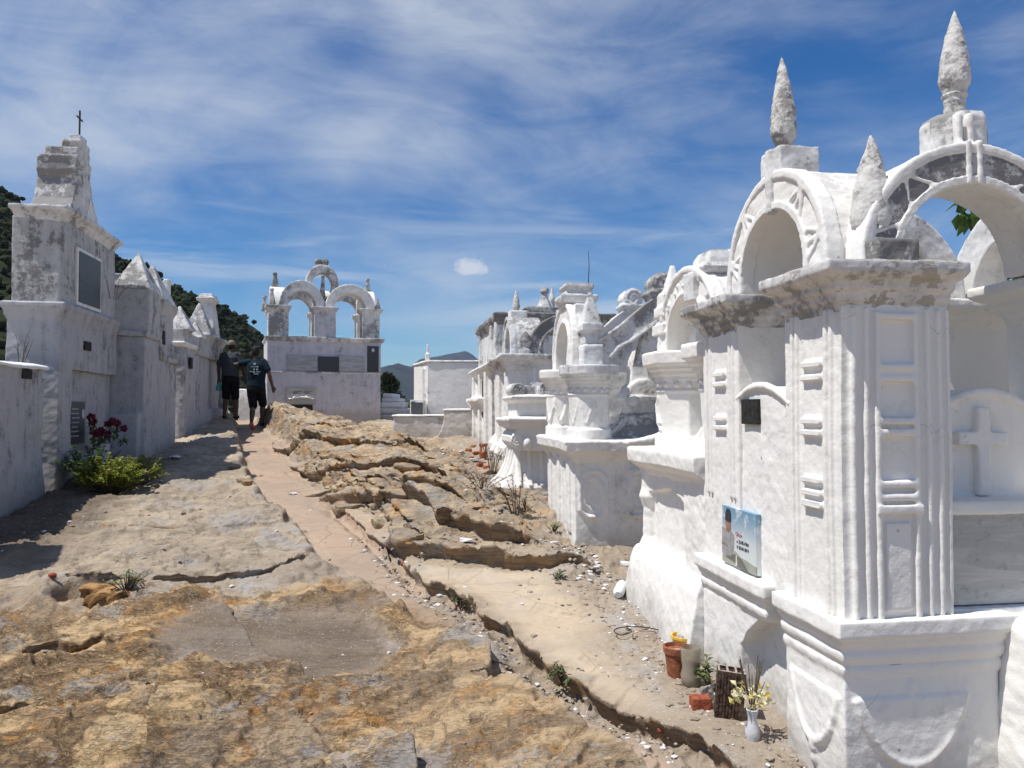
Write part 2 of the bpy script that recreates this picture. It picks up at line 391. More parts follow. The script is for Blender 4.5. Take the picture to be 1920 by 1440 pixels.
WC = (.80, .78, .742)
M_CLEAN = plaster('whitewash', WC, 0.13, streak=.12)
M_USED = plaster('whitewash_used', WC, 0.38, streak=.10, seed=3)
M_STAIN = plaster('whitewash_stained', (.76, .755, .745), 0.72, streak=.12, topdirt=1, seed=7)
M_GREY = plaster('whitewash_lichened', (.60, .59, .575), 0.95, mid=(.34, .33, .315), topdirt=1.2, seed=9, fine=1.5)
M_PEEL = plaster('whitewash_peeling', (.72, .71, .70), 0.60, peel=.50, topdirt=1, seed=13)
M_FACE = plaster('whitewash_arch_face', (.60, .595, .59), 0.98, dark=(.16, .155, .16), mid=(.40, .39, .385), topdirt=0, seed=19, fine=1.8)
M_ARCH = plaster('whitewash_arch', (.80, .78, .74), 0.16, mid=(.50, .46, .43), topdirt=2.6, seed=17)
M_SOFFIT = plaster('whitewash_cream', (.80, .775, .72), 0.06, peel=.10, seed=15)
M_SHADY = plaster('whitewash_old_shaded', (.45, .445, .455), 0.50, dark=(.085, .083, .08), mid=(.22, .21, .205), streak=.34, topdirt=.2, seed=21)  # stained old wash, base colour darkened to put shade on the left walls
M_SHADYTOP = plaster('whitewash_old_top_shaded', (.52, .515, .515), 0.70, dark=(.11, .105, .10), mid=(.31, .30, .28), streak=.2, topdirt=.3, seed=23)  # stained old wash with the shade of the near faces put into its colour
M_LILAC = plaster('whitewash_lilac', (.62, .60, .63), 0.52, dark=(.16, .155, .16), mid=(.36, .345, .36), streak=.22, seed=27)
M_DUST = plaster('whitewash_splashed', (.66, .64, .61), 0.55, dark=(.16, .13, .11), mid=(.40, .36, .33), peel=.15, streak=.1, seed=33)
M_SPIRE = plaster('rough_spire', (.68, .665, .64), 0.72, dark=(.17, .16, .15), mid=(.40, .385, .36), topdirt=.2, bscale=.8, seed=41, fine=2.6)
M_GRANITE = plain('black_granite', (.035, .037, .04), .28, .5, .5, 160)
M_PANEL = plain('dark_slate', (.055, .062, .066), .42, .4, .35, 40)
M_HOLE = plain('iron_vent', (.03, .029, .028), .8, .2, .4, 40)
M_IRON = plain('rusted_iron', (.05, .042, .038), .75, .3, .4, 60)
M_TERRA = plain('terracotta', (.27, .10, .05), .85, .2, .35, 40)
M_BRICK = plain('sooty_brick', (.085, .055, .042), .95, .1, .7, 55)
M_BRICKRIM = plain('brick_rim', (.34, .29, .25), .95, .1, .4, 60)
M_REDBRICK = plain('red_brick', (.30, .085, .045), .9, .15, .35, 50)
M_YELLOW = plain('yellow_plastic', (.70, .42, .05), .5, .3, .2, 20)
M_CERAMIC = plain('pale_ceramic', (.52, .53, .55), .35, .5, .12, 30)
M_PLASTIC = plain('white_plastic', (.72, .73, .74), .4, .4, .1, 30)
M_SOIL = plain('gravel_soil', (.30, .27, .24), .95, .1, .6, 90)
M_PAPER = plain('paper_litter', (.75, .75, .76), .8, .2, .1, 60)
M_SKIN = plain('skin', (.10, .055, .036), .6, .3, .15, 30)
M_HAIR = plain('dark_hair', (.012, .010, .009), .7, .3, .3, 120)
M_SHIRTG = plain('grey_cotton', (.05, .06, .068), .9, .15, .30, 26)
M_SHIRTB = plain('teal_cotton', (.009, .021, .033), .9, .15, .30, 26)
M_SHORTS = plain('black_cloth', (.010, .010, .013), .9, .15, .3, 26)
M_CAP = plain('khaki_cap', (.20, .18, .14), .9, .15, .2, 60)
M_SHOE = plain('dark_shoe', (.02, .018, .018), .7, .3, .3, 60)
M_SANDAL = plain('coral_sole', (.55, .12, .10), .7, .3, .2, 40)
M_BAG = plain('teal_plastic', (.10, .42, .40), .5, .4, .2, 40)
M_PRINT = plain('pale_print', (.45, .50, .54), .8, .2, .1, 60)
M_ENGRAVE = plain('pale_lettering', (.42, .43, .44), .6, .3, .1, 60)
M_INK = plain('dark_ink', (.05, .05, .055), .7, .2, .1, 60)
M_REDINK = plain('red_ink', (.50, .22, .24), .7, .2, .1, 60)

def leafmat(name, a, b_, trans=.25):
    m, t, b = newmat(name); b.inputs['Roughness'].default_value = .5; b.inputs['Specular IOR Level'].default_value = .35
    g = t.n('ShaderNodeNewGeometry')
    n = t.noise(g.outputs['Position'], 9, 3, .6)
    rnd = t.math('ADD', t.math('MULTIPLY', n, .6), t.math('MULTIPLY', g.outputs['Random Per Island'], .5))
    t.put(b.inputs['Base Color'], t.mix(t.step(rnd, .25, .85), a, b_))
    tr = t.n('ShaderNodeBsdfTranslucent'); t.put(tr.inputs[0], t.mix(.5, a, b_))
    mx = t.n('ShaderNodeMixShader'); mx.inputs[0].default_value = trans
    t.put(mx.inputs[1], b.outputs[0]); t.put(mx.inputs[2], tr.outputs[0])
    out = [q for q in t.t.nodes if q.type == 'OUTPUT_MATERIAL'][0]; t.put(out.inputs[0], mx.outputs[0])
    return m
M_LEAF = leafmat('bush_leaf', (.10, .14, .022), (.36, .38, .055), .35)
M_LEAFD = leafmat('tree_leaf', (.035, .075, .018), (.10, .17, .03), .3)
M_WEED = leafmat('weed_leaf', (.07, .10, .03), (.16, .19, .07))
M_DRY = leafmat('dry_leaf', (.16, .085, .045), (.30, .20, .12), .1)
M_YLEAF = leafmat('faded_petal', (.62, .50, .10), (.80, .78, .60), .25)
M_PINK = leafmat('pink_petal', (.12, .012, .03), (.22, .03, .06), .15)
M_MAUVE = leafmat('mauve_petal', (.55, .16, .45), (.70, .30, .60), .2)
M_TWIG = plain('twig', (.10, .075, .055), .9, .1, .4, 60)
M_SCRUB = leafmat('hillside_scrub', (.010, .016, .007), (.036, .045, .020), .0)
for q_ in M_SCRUB.node_tree.nodes:
    if q_.type == 'BSDF_PRINCIPLED': q_.inputs['Specular IOR Level'].default_value = .05; q_.inputs['Roughness'].default_value = .9

def rockmat():
    m, t, b = newmat('sandstone'); b.inputs['Roughness'].default_value = .93; b.inputs['Specular IOR Level'].default_value = .12
    geo = t.n('ShaderNodeNewGeometry'); p = geo.outputs['Position']
    at_ = t.n('ShaderNodeAttribute'); at_.attribute_name = 'zone'
    ss = t.n('ShaderNodeSeparateColor'); t.put(ss.inputs[0], at_.outputs['Color'])
    pink, och, dust = ss.outputs[0], ss.outputs[1], ss.outputs[2]; out_ = at_.outputs['Alpha']
    a2_ = t.n('ShaderNodeAttribute'); a2_.attribute_name = 'slab'; slab = a2_.outputs['Fac']; nslab = t.math('SUBTRACT', 1.0, t.math('MULTIPLY', slab, .75))
    sp = t.n('ShaderNodeSeparateXYZ'); t.put(sp.inputs[0], geo.outputs['Normal'])
    ps = t.mapv(p, (0, 0, 0), (0, 0, R(-24)), (.62, 1.55, 1.3))     # grain follows the strike of the beds
    n1 = t.noise(p, .9, 6, .6, .4); n2 = t.noise(ps, 3.6, 8, .66, .5); n3 = t.noise(ps, 13, 8, .70, .2); n4 = t.noise(ps, 58, 5, .65)
    # beds seen edge-on and long weathering bands along the strike
    bedv = t.mapv(p, (0, 0, 0), (0, 0, R(42)), (7.0, .9, 22))
    bed = t.noise(bedv, 1.0, 6, .62, .4)
    base = t.mix(t.step(n1, .38, .62), (.36, .315, .265), (.50, .435, .345))
    base = t.mix(t.math('MULTIPLY', t.step(n2, .45, .66), .8), base, (.255, .215, .175))
    base = t.mix(t.math('MULTIPLY', slab, .75), base, t.mix(t.step(n2, .4, .65), (.455, .385, .295), (.42, .375, .315)))
    n5 = t.noise(ps, 30, 8, .76, .3); pat = t.noise(t.mapv(p, (3, 8, 1), (0, 0, R(35)), (1, 1.8, 1)), 1.5, 7, .62, .7)
    oc = t.mix(t.step(n2, .35, .65), (.52, .345, .165), (.56, .44, .28))
    pit = t.math('MULTIPLY', t.step(pat, .40, .50), t.step(t.math('ADD', t.math('MULTIPLY', n5, .58), t.math('MULTIPLY', n2, .42)), .43, .50))
    rim = t.math('MULTIPLY', t.step(pat, .36, .41), t.step(pat, .47, .42))
    oc = t.mix(t.math('MULTIPLY', pit, .90), oc, t.mix(t.step(n5, .45, .58), (.085, .055, .034), (.27, .175, .095)))
    oc = t.mix(t.math('MULTIPLY', rim, .7), oc, (.60, .45, .26))
    oc = t.mix(t.math('MULTIPLY', t.step(n1, .56, .64), .6), oc, (.27, .235, .205))
    base = t.mix(och, base, oc)
    ou = t.mix(t.step(bed, .38, .62), (.27, .235, .20), (.53, .425, .29))
    ou = t.mix(t.math('MULTIPLY', t.step(n2, .52, .68), .75), ou, (.45, .25, .09))
    ou = t.mix(t.math('MULTIPLY', t.step(n3, .54, .70), .6), ou, (.14, .115, .095))
    base = t.mix(t.math('MULTIPLY', out_, .85), base, ou)
    a3_ = t.n('ShaderNodeAttribute'); a3_.attribute_name = 'basin_wallshade'; bsn_wallshade = a3_.outputs['Fac']  # hollow floors plus the shadow tone painted along the left wall
    du = t.mix(t.step(n2, .38, .66), (.215, .18, .15), (.33, .30, .265))
    du = t.mix(t.math('MULTIPLY', t.step(n3, .55, .72), .5), du, (.36, .33, .30))
    base = t.mix(t.math('MULTIPLY', dust, .85), base, du)
    base = t.mix(t.math('MULTIPLY', bsn_wallshade, .88), base, t.mix(t.step(t.math('ADD', t.math('MULTIPLY', n2, .6), t.math('MULTIPLY', n3, .4)), .42, .62), (.080, .062, .050), (.15, .122, .103)))
    # steep faces: iron stain and dark crust
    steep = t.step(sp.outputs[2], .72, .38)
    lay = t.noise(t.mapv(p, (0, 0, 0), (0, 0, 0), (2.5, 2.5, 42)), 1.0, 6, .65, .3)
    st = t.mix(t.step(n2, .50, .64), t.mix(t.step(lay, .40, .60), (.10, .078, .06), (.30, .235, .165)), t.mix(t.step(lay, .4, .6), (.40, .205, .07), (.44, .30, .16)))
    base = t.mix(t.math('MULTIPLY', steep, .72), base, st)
    rust = t.math('MULTIPLY', t.step(t.math('ADD', t.math('MULTIPLY', t.noise(t.mapv(p, (9, 3, 2)), 2.6, 6, .62, .6), .65), t.math('MULTIPLY', n3, .35)), .55, .62), t.math('MAXIMUM', out_, och))
    base = t.mix(t.math('MULTIPLY', rust, .7), base, (.44, .22, .055))
    # grey lichen, black crust, thin cracks
    lich = t.math('MULTIPLY', t.step(t.math('ADD', t.math('MULTIPLY', t.noise(p, 2.3, 5, .6, .6), .7), t.math('MULTIPLY', n4, .3)), .545, .58), t.math('SUBTRACT', 1.0, t.math('MULTIPLY', pink, .8)))
    base = t.mix(t.math('MULTIPLY', t.math('MULTIPLY', lich, nslab), t.math('SUBTRACT', .62, t.math('MULTIPLY', bsn_wallshade, .55))), base, (.345, .36, .385))
    crust = t.step(t.math('ADD', t.math('MULTIPLY', t.noise(t.mapv(p, (5, 2, 1)), 2.0, 7, .7, .4), .6), t.math('MULTIPLY', n3, .4)), .55, .63)
    base = t.mix(t.math('MULTIPLY', crust, t.math('MULTIPLY', nslab, t.math('SUBTRACT', .62, t.math('MULTIPLY', pink, .4)))), base, (.12, .095, .072))
    base = t.mix(t.math('MULTIPLY', t.step(n4, .30, .70), .30), base, t.mix(.5, base, (.55, .46, .35)))
    pk = t.mix(t.step(n2, .4, .62), (.265, .20, .165), (.345, .275, .23))
    pk = t.mix(t.math('MULTIPLY', t.step(n1, .45, .6), .6), pk, (.33, .225, .175))
    pk = t.mix(t.math('MULTIPLY', t.step(n3, .5, .7), .5), pk, (.24, .185, .15))
    base = t.mix(t.math('MULTIPLY', pink, .60), base, pk)
    vo = t.n('ShaderNodeTexVoronoi', feature='DISTANCE_TO_EDGE'); vo.inputs['Scale'].default_value = 2.6
    t.put(vo.inputs['Vector'], t.vmath('ADD', p, t.vmath('MULTIPLY', t.n('ShaderNodeTexNoise').outputs['Color'], (.3, .3, .3))))
    crk = t.math('MULTIPLY', t.step(vo.outputs['Distance'], .016, .003), t.step(n1, .42, .55))
    crk = t.math('MULTIPLY', crk, t.math('ADD', t.math('ADD', t.math('MULTIPLY', pink, .5), t.math('MULTIPLY', slab, .35)), .16))
    base = t.mix(t.math('MULTIPLY', crk, .7), base, (.10, .08, .06))
    # chips of fallen limewash
    pw = t.vmath('ADD', p, t.vmath('MULTIPLY', t.n('ShaderNodeTexNoise').outputs['Color'], (.02, .02, .02)))
    for sc_, lo_, k_ in ((46, .985, .16), (95, .97, .22)):
        v2 = t.n('ShaderNodeTexVoronoi'); v2.inputs['Scale'].default_value = sc_; t.put(v2.inputs['Vector'], t.mapv(p, (0, 0, 0), (0, 0, R(30)), (1, 1.7, 1)))
        v3 = t.n('ShaderNodeSeparateColor'); t.put(v3.inputs[0], v2.outputs['Color'])
        fl = t.math('MULTIPLY', t.step(t.math('ADD', v2.outputs['Distance'], t.math('MULTIPLY', n4, .3)), .40, .30), t.math('GREATER_THAN', v3.outputs[0], t.math('SUBTRACT', lo_, t.math('MULTIPLY', dust, k_))))
        base = t.mix(t.math('MULTIPLY', fl, t.math('SUBTRACT', .8, t.math('MULTIPLY', pink, .7))), base, (.58, .57, .55))
    base = t.mix(1.0, base, (1.04, .975, .895), 'MULTIPLY')
    t.put(b.inputs['Base Color'], base)
    h = t.math('ADD', t.math('MULTIPLY', n3, .9), t.math('ADD', t.math('MULTIPLY', n4, .35), t.math('MULTIPLY', t.math('ADD', n2, t.math('MULTIPLY', bed, out_)), .8)))
    h = t.math('SUBTRACT', h, t.math('MULTIPLY', crk, .35))
    h = t.math('SUBTRACT', h, t.math('MULTIPLY', t.math('MULTIPLY', och, t.step(n3, .47, .60)), .35))
    amt = t.math('SUBTRACT', nslab, t.math('MULTIPLY', t.math('MAXIMUM', pink, t.math('MULTIPLY', dust, .7)), .6))
    nb = t.n('ShaderNodeBump'); nb.inputs['Distance'].default_value = .040; t.put(nb.inputs['Strength'], amt); t.put(nb.inputs['Height'], h)
    t.put(b.inputs['Normal'], nb.outputs[0])
    return m
M_ROCK = rockmat()

def marble(name, c0, c1, rot=35):
    m, t, b = newmat(name); b.inputs['Roughness'].default_value = .45
    p = t.n('ShaderNodeNewGeometry').outputs['Position']
    v = t.noise(t.mapv(p, (0, 0, 0), (0, R(rot), 0), (1.2, 1, 7)), 1.6, 7, .65, 1.2)
    g = t.noise(p, 26, 5, .65)
    c = t.mix(t.step(v, .42, .62), c0, c1)
    c = t.mix(t.math('MULTIPLY', t.step(g, .55, .68), .5), c, tuple(q * .6 for q in c0))
    t.put(b.inputs['Base Color'], c); return m
M_MARBLE = marble('grey_marble', (.33, .325, .335), (.44, .435, .445))
M_MARBLE2 = marble('dirty_marble', (.40, .395, .37), (.52, .51, .48), 80)

def skyprint():
    m, t, b = newmat('printed_sky'); b.inputs['Roughness'].default_value = .35
    tc_ = t.n('ShaderNodeTexCoord').outputs['Object']; sp = t.n('ShaderNodeSeparateXYZ'); t.put(sp.inputs[0], tc_)
    c = t.mix(t.step(sp.outputs[2], .08, .26), (.62, .66, .66), (.16, .30, .42))
    n = t.noise(tc_, 16, 5, .6)
    c = t.mix(t.math('MULTIPLY', t.step(n, .52, .66), .8), c, (.68, .72, .74))
    t.put(b.inputs['Base Color'], c); return m
M_PRINTSKY = skyprint()

# ------------------------------------------------------------------ mesh building
JOBS = []      # (object, voxel size, displacement amplitude, frequency)

def thing(name, label, cat, fr=FW, loc=(0, 0), zg=None, group=None):
    """an Empty at the thing's base that parents its parts; builders work in frame coordinates"""
    o = bpy.data.objects.new(name, None); COL.objects.link(o); o.empty_display_size = .1
    x, y = fr.w(*loc)
    if zg is None: zg = gz(x, y) - .03
    o.location = (x, y, zg); o.rotation_euler = (0, 0, fr.a)
    o['label'] = label; o['category'] = cat
    if group: o['group'] = group
    ORG[o.name] = Vector((loc[0], loc[1], zg))
    return o
ORG = {}

def tag(o, label=None, cat=None, group=None, kind=None):
    for k, v in (('label', label), ('category', cat), ('group', group), ('kind', kind)):
        if v: o[k] = v
    return o

def link(name, me, mat=None, parent=None):
    o = bpy.data.objects.new(name, me); COL.objects.link(o)
    if mat: me.materials.append(mat)
    if parent: o.parent = parent
    return o

class B:
    """collects closed solids in frame coordinates"""
    def __init__(s): s.bm = bmesh.new()
    def ring(s, rings, cap=True):
        vs = [[s.bm.verts.new(p) for p in r] for r in rings]
        n = len(vs[0])
        for a, b in zip(vs[:-1], vs[1:]):
            for i in range(n):
                try: s.bm.faces.new((a[i], a[(i + 1) % n], b[(i + 1) % n], b[i]))
                except ValueError: pass
        if cap:
            s.bm.faces.new(vs[0][::-1]); s.bm.faces.new(vs[-1])
        return s
    def box(s, x0, x1, y0, y1, z0, z1):
        return s.ring([[(x0, y0, z), (x1, y0, z), (x1, y1, z), (x0, y1, z)] for z in (z0, z1)])
    def mould(s, x0, x1, y0, y1, prof, sides=(1, 1, 1, 1)):
        l, r, n, f = sides
        return s.ring([[(x0 - o * l, y0 - o * n, z), (x1 + o * r, y0 - o * n, z), (x1 + o * r, y1 + o * f, z), (x0 - o * l, y1 + o * f, z)] for z, o in prof])
    def lathe(s, cx, cy, prof, n=20, rot=0.0, sx=1.0, sy=1.0):
        return s.ring([[(cx + sx * r * math.cos(rot + 2 * math.pi * i / n), cy + sy * r * math.sin(rot + 2 * math.pi * i / n), z) for i in range(n)] for z, r in prof])
    def xz(s, pts, y0, y1): return s.ring([[(x, y, z) for x, z in pts] for y in (y0, y1)])
    def yz(s, pts, x0, x1): return s.ring([[(x, y, z) for y, z in pts] for x in (x0, x1)])
    def xy(s, pts, z0, z1): return s.ring([[(x, y, z) for x, y in pts] for z in (z0, z1)])
    def arc(s, c, z0, ri, ro, d0, d1, axis='y', leg=0.0, a0=0, a1=180, n=22, sq=1.0):
        """arch ring; axis is the direction it is extruded along"""
        an = [R(a0 + (a1 - a0) * i / n) for i in range(n + 1)]
        sec = [(math.cos(a), math.sin(a) * sq, leg) for a in an]
        if leg: sec = [(1, 0, 0)] + sec + [(-1, 0, 0)]
        rr = []
        for cx, sz, l in sec:
            q = []
            for r, d in ((ri, d0), (ro, d0), (ro, d1), (ri, d1)):
                u, z = c + cx * r, z0 + l + sz * r
                q.append((u, d, z) if axis == 'y' else (d, u, z))
            rr.append(q)
        return s.ring(rr)
    def tube(s, pts, r, n=7):
        pts = [Vector(p) for p in pts]; rs = r if isinstance(r, (list, tuple)) else [r] * len(pts)
        rr = []
        for i, p in enumerate(pts):
            d = (pts[min(i + 1, len(pts) - 1)] - pts[max(i - 1, 0)]).normalized()
            a = d.cross(Vector((0, 0, 1)) if abs(d.z) < .9 else Vector((1, 0, 0))).normalized(); b = d.cross(a)
            rr.append([p + (a * math.cos(2 * math.pi * k / n) + b * math.sin(2 * math.pi * k / n)) * rs[i] for k in range(n)])
        return s.ring(rr)
    def ball(s, c, r, sz=1.0, n=12):
        k = n // 2
        return s.lathe(c[0], c[1], [(c[2] - r * sz * math.cos(math.pi * (i + .25) / (k + .5)), max(r * math.sin(math.pi * (i + .25) / (k + .5)), 1e-4)) for i in range(k + 1)], n)
    def capsule(s, p0, p1, r0, r1, n=12):
        p0, p1 = Vector(p0), Vector(p1); d = (p1 - p0); L = d.length; d = d / L
        ps = []; rs = []
        for a in (-80, -50, -20): ps.append(p0 + d * (r0 * math.sin(R(a)))); rs.append(r0 * math.cos(R(a)))
        for i in (0, .5, 1): ps.append(p0 + d * (L * i)); rs.append(r0 + (r1 - r0) * i)
        for a in (20, 50, 80): ps.append(p1 + d * (r1 * math.sin(R(a)))); rs.append(r1 * math.cos(R(a)))
        return s.tube(ps, rs, n)
    def done(s, name, mat, root=None, vox=None, amp=.005, freq=7.0, smooth=True, label=None, sub=None, org=None):
        o_ = ORG[root.name] if root is not None and org is None else (org or Vector((0, 0, 0)))
        bmesh.ops.recalc_face_normals(s.bm, faces=s.bm.faces)
        me = bpy.data.meshes.new(name); s.bm.to_mesh(me); s.bm.free()
        me.transform(Matrix.Translation(-o_))
        o = link(name, me, mat, sub if sub is not None else root)
        if vox: JOBS.append((o, vox, amp, freq))
        elif smooth:
            me.polygons.foreach_set('use_smooth', [True] * len(me.polygons))
            try: me.set_sharp_from_angle(angle=R(38))
            except Exception: pass
        if label: o['label'] = label
        return o

def run_jobs():
    for o, vox, amp, fr in JOBS:
        md = o.modifiers.new('remesh', 'REMESH'); md.mode = 'VOXEL'; md.voxel_size = vox; md.use_smooth_shade = True
    dg = bpy.context.evaluated_depsgraph_get()
    for k, (o, vox, amp, fr) in enumerate(JOBS):
        me = bpy.data.meshes.new_from_object(o.evaluated_get(dg), depsgraph=dg)
        n = len(me.vertices)
        co = np.empty(n * 3, np.float32); me.vertices.foreach_get('co', co); co = co.reshape(-1, 3)
        no = np.empty(n * 3, np.float32); me.vertex_normals.foreach_get('vector', no); no = no.reshape(-1, 3)
        off = np.array(o.matrix_world.translation if o.parent is None else o.parent.location, np.float32) * 1.37 + k * 3.1
        d = amp * .8 * fb3(co + off, fr, 3, 5) + amp * .3 * fb3(co + off, fr * 4.3, 2, 9)
        co = co + no * d[:, None]
        # slow sway so that no edge is ruler-straight
        co = co + amp * 1.1 * np.stack([vn3((co + off) * 1.7, s) for s in (31, 32, 33)], 1)
        me.vertices.foreach_set('co', co.astype(np.float32).ravel())
        me.polygons.foreach_set('use_smooth', np.ones(len(me.polygons), bool))
        old = o.data; o.modifiers.clear(); nm = old.name; o.data = me
        bpy.data.meshes.remove(old); me.name = nm

# ------------------------------------------------------------------ ground sheet
def grid_mesh(name, Xs, Ys, Zs, wrap=False):
    nr, na = Xs.shape
    me = bpy.data.meshes.new(name)
    idx = np.arange(nr * na).reshape(nr, na)
    a = idx[:-1, :-1].ravel(); b = idx[:-1, 1:].ravel(); c = idx[1:, 1:].ravel(); d = idx[1:, :-1].ravel()
    f = np.stack([a, b, c, d], 1)
    if wrap:
        f = np.concatenate([f, np.stack([idx[:-1, -1], idx[:-1, 0], idx[1:, 0], idx[1:, -1]], 1)])
    me.vertices.add(nr * na); me.vertices.foreach_set('co', np.stack([Xs, Ys, Zs], 2).astype(np.float32).ravel())
    me.loops.add(f.size); me.loops.foreach_set('vertex_index', f.ravel().astype(np.int32))
    me.polygons.add(len(f)); me.polygons.foreach_set('loop_start', np.arange(0, f.size, 4, dtype=np.int32))
    me.polygons.foreach_set('use_smooth', np.ones(len(f), bool))
    me.update(calc_edges=True); me.validate()
    return me

def set_zone(me, zone):
    at_ = me.attributes.new('zone', 'FLOAT_COLOR', 'POINT'); at_.data.foreach_set('color', np.ascontiguousarray(zone[:, :4]).astype(np.float32).ravel())
    a2 = me.attributes.new('slab', 'FLOAT', 'POINT'); a2.data.foreach_set('value', zone[:, 4].astype(np.float32))
    a3 = me.attributes.new('basin_wallshade', 'FLOAT', 'POINT'); a3.data.foreach_set('value', zone[:, 5].astype(np.float32))

def build_ground():
    th = np.concatenate([np.linspace(-180, -50, 40, endpoint=False), np.linspace(-50, 46, 820, endpoint=False), np.linspace(46, 180, 40, endpoint=False)])
    rr = np.concatenate([[.02], np.geomspace(.6, 2.3, 40, endpoint=False), np.geomspace(2.3, 22, 780, endpoint=False), np.geomspace(22, 9000, 90)])
    T, Q = np.meshgrid(R(1) * th, rr)
    X, Y = Q * np.sin(T), Q * np.cos(T)
    z, sx, sy, zone = terrain(X.ravel(), Y.ravel())
    X2, Y2 = X + sx.reshape(X.shape), Y + sy.reshape(X.shape)
    me = grid_mesh('ground', X2, Y2, z.reshape(X.shape), True)
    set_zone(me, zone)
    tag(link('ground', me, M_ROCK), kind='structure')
    # the worn pinkish footpath: a sheet a few millimetres above the rock
    yy = np.linspace(4.75, 24, 900)
    uu = np.linspace(0.04, .96, 26)
    U, V = np.meshgrid(uu, yy)
    wv = .05 * fb2(V * 0 + 3, V, 1.2, 3, 88)
    l = np.interp(V, PL[:, 0], PL[:, 1]); r = np.interp(V, PR[:, 0], PR[:, 1])
    Xp = l + (r - l) * U + wv * (U - .5)
    zp, _, _, zo = terrain(Xp.ravel(), V.ravel())
    zp = zp + .004 - .03 * (1 - sst(0, .15, np.minimum(U, 1 - U).ravel())) - .03 * (1 - sst(4.75, 5.1, V.ravel()))
    me = grid_mesh('path', Xp, V, zp.reshape(V.shape)); set_zone(me, zo)
    tag(link('path', me, M_ROCK), kind='structure')
build_ground()

# hill on the left and the far ranges
def ridge(name, pts, dist, depth, z0, mat, rough, fr, na=260, nd=46, seed=3):
    px = np.array([p[0] for p in pts]); py = np.array([p[1] for p in pts])
    A = np.linspace(px[0], px[-1], na); top = np.interp(A, px, py)
    rows = []
    for j in range(nd):
        v = j / (nd - 1)             # 0 foot, .6 crest, 1 behind
        yc = dist + depth * (v - .6)
        prof = math.sin(min(v / .6, 1) * math.pi / 2) ** .85 if v < .6 else math.cos((v - .6) / .4 * math.pi / 2) ** .8
        X = (A - 960) / 1450 * dist * (1 + .25 * (v - .6))
        zt = CZ + (765 - top) / 1450 * dist
        Z = z0 + (zt - z0) * prof
        rows.append((X, np.full_like(X, yc), Z))
    X = np.array([r_[0] for r_ in rows]); Y = np.array([r_[1] for r_ in rows]); Z = np.array([r_[2] for r_ in rows])
    Z = Z + rough * fb2(X.ravel(), Y.ravel(), fr, 5, seed).reshape(X.shape) * sst(0, .2, np.linspace(0, 1, nd))[:, None]
    me = grid_mesh(name, X, Y, Z)
    return tag(link(name, me, mat), kind='structure'), X, Y, Z

HILLM = plain('hill_soil', (.018, .024, .010), .95, .1, .5, .05)
hill, HX, HY, HZ = ridge('hill', [(-1400, -20), (-700, 140), (-300, 250), (0, 360), (40, 392), (120, 436), (215, 482), (262, 505), (320, 541), (400, 574), (440, 596), (490, 642), (540, 690), (620, 745), (760, 800)],
                         270, 330, -8, HILLM, 3.0, .03, seed=3)
def build_scrub():
    ic = bmesh.new(); bmesh.ops.create_icosphere(ic, subdivisions=1, radius=1)
    iv = np.array([v.co[:] for v in ic.verts]); fi = np.array([[v.index for v in f.verts] for f in ic.faces]); ic.free()
    Vs, Fs, k = [], [], 0
    nd, na = HX.shape
    for i in range(9500):
        j = int(RNG.integers(4, int(nd * .66))); q = int(RNG.integers(60, na - 12))
        x, y, z = HX[j, q] + RNG.normal(0, 1.6), HY[j, q] + RNG.normal(0, 1.6), HZ[j, q]
        if y < 90: continue
        r = RNG.uniform(.6, 1.5) * (1.4 if RNG.random() < .1 else 1)
        d = 1 + .45 * vn3(iv * 2.1 + i * 5.1, 3)[:, None] + .3 * vn3(iv * 5 + i, 4)[:, None]
        Vs.append(iv * d * (r, r, r * RNG.uniform(.6, 1.0)) + (x, y, z + r * .25)); Fs.append(fi + k); k += len(iv)
    Vv = np.concatenate(Vs); Ff = np.concatenate(Fs)
    me = bpy.data.meshes.new('hillside_scrub'); me.from_pydata(Vv.tolist(), [], Ff.tolist())
    tag(link('hillside_scrub', me, M_SCRUB), kind='stuff')
build_scrub()
MTN = plain('mountain_rock', (.026, .032, .034), .95, .1, .3, .004)
ridge('mountain', [(560, 770), (650, 760), (700, 745), (722, 712), (742, 690), (756, 686), (772, 690), (790, 698), (830, 716), (880, 740), (1000, 765)], 3200, 2600, -60, MTN, 16, .004, 160, 30, 5)
ridge('mountain', [(640, 764), (760, 726), (800, 676), (812, 673), (835, 671), (860, 667), (876, 664), (886, 669), (896, 678), (930, 700), (1010, 735), (1200, 748), (1500, 752), (2100, 764)], 5200, 3600, -60, MTN, 22, .003, 200, 30, 8)

# ------------------------------------------------------------------ shared pieces
CORN = [(0, 0), (.012, .008), (.02, .024), (.045, .026), (.05, .045), (.078, .048), (.085, .072), (.105, .10), (.11, .10), (.143, .10)]
def cornice(b, x0, x1, y0, y1, ztop, hgt=.143, o=1.0, sides=(1, 1, 1, 1)):
    k = hgt / .143
    return b.mould(x0, x1, y0, y1, [(ztop - hgt - .02, 0)] + [(ztop - hgt + z * k, q * o) for z, q in CORN[1:]], sides)

def spire(b, cx, cy, z0, z1, r, neck=.62, lump=.0, n=14):
    h = z1 - z0; pr = [(0, neck), (.08, neck * .9), (.13, .78), (.18, .96), (.24, 1.0), (.34, .97), (.48, .86), (.62, .69), (.76, .49), (.88, .28), (.96, .13), (1, .03)]
    return b.lathe(cx, cy, [(z0 + h * t, r * q) for t, q in pr], n)

def cone_ball(b, cx, cy, z0, h, r, rb):
    b.lathe(cx, cy, [(z0, r), (z0 + h * .82, r * .34), (z0 + h * .86, r * .30)], 4, R(45))
    b.ball((cx, cy, z0 + h * .9), rb, .8)

def obelisk(b, cx, cy, z0, z1, hw, tip=.02): b.lathe(cx, cy, [(z0, hw * 1.414), (z1, tip)], 4, R(45))

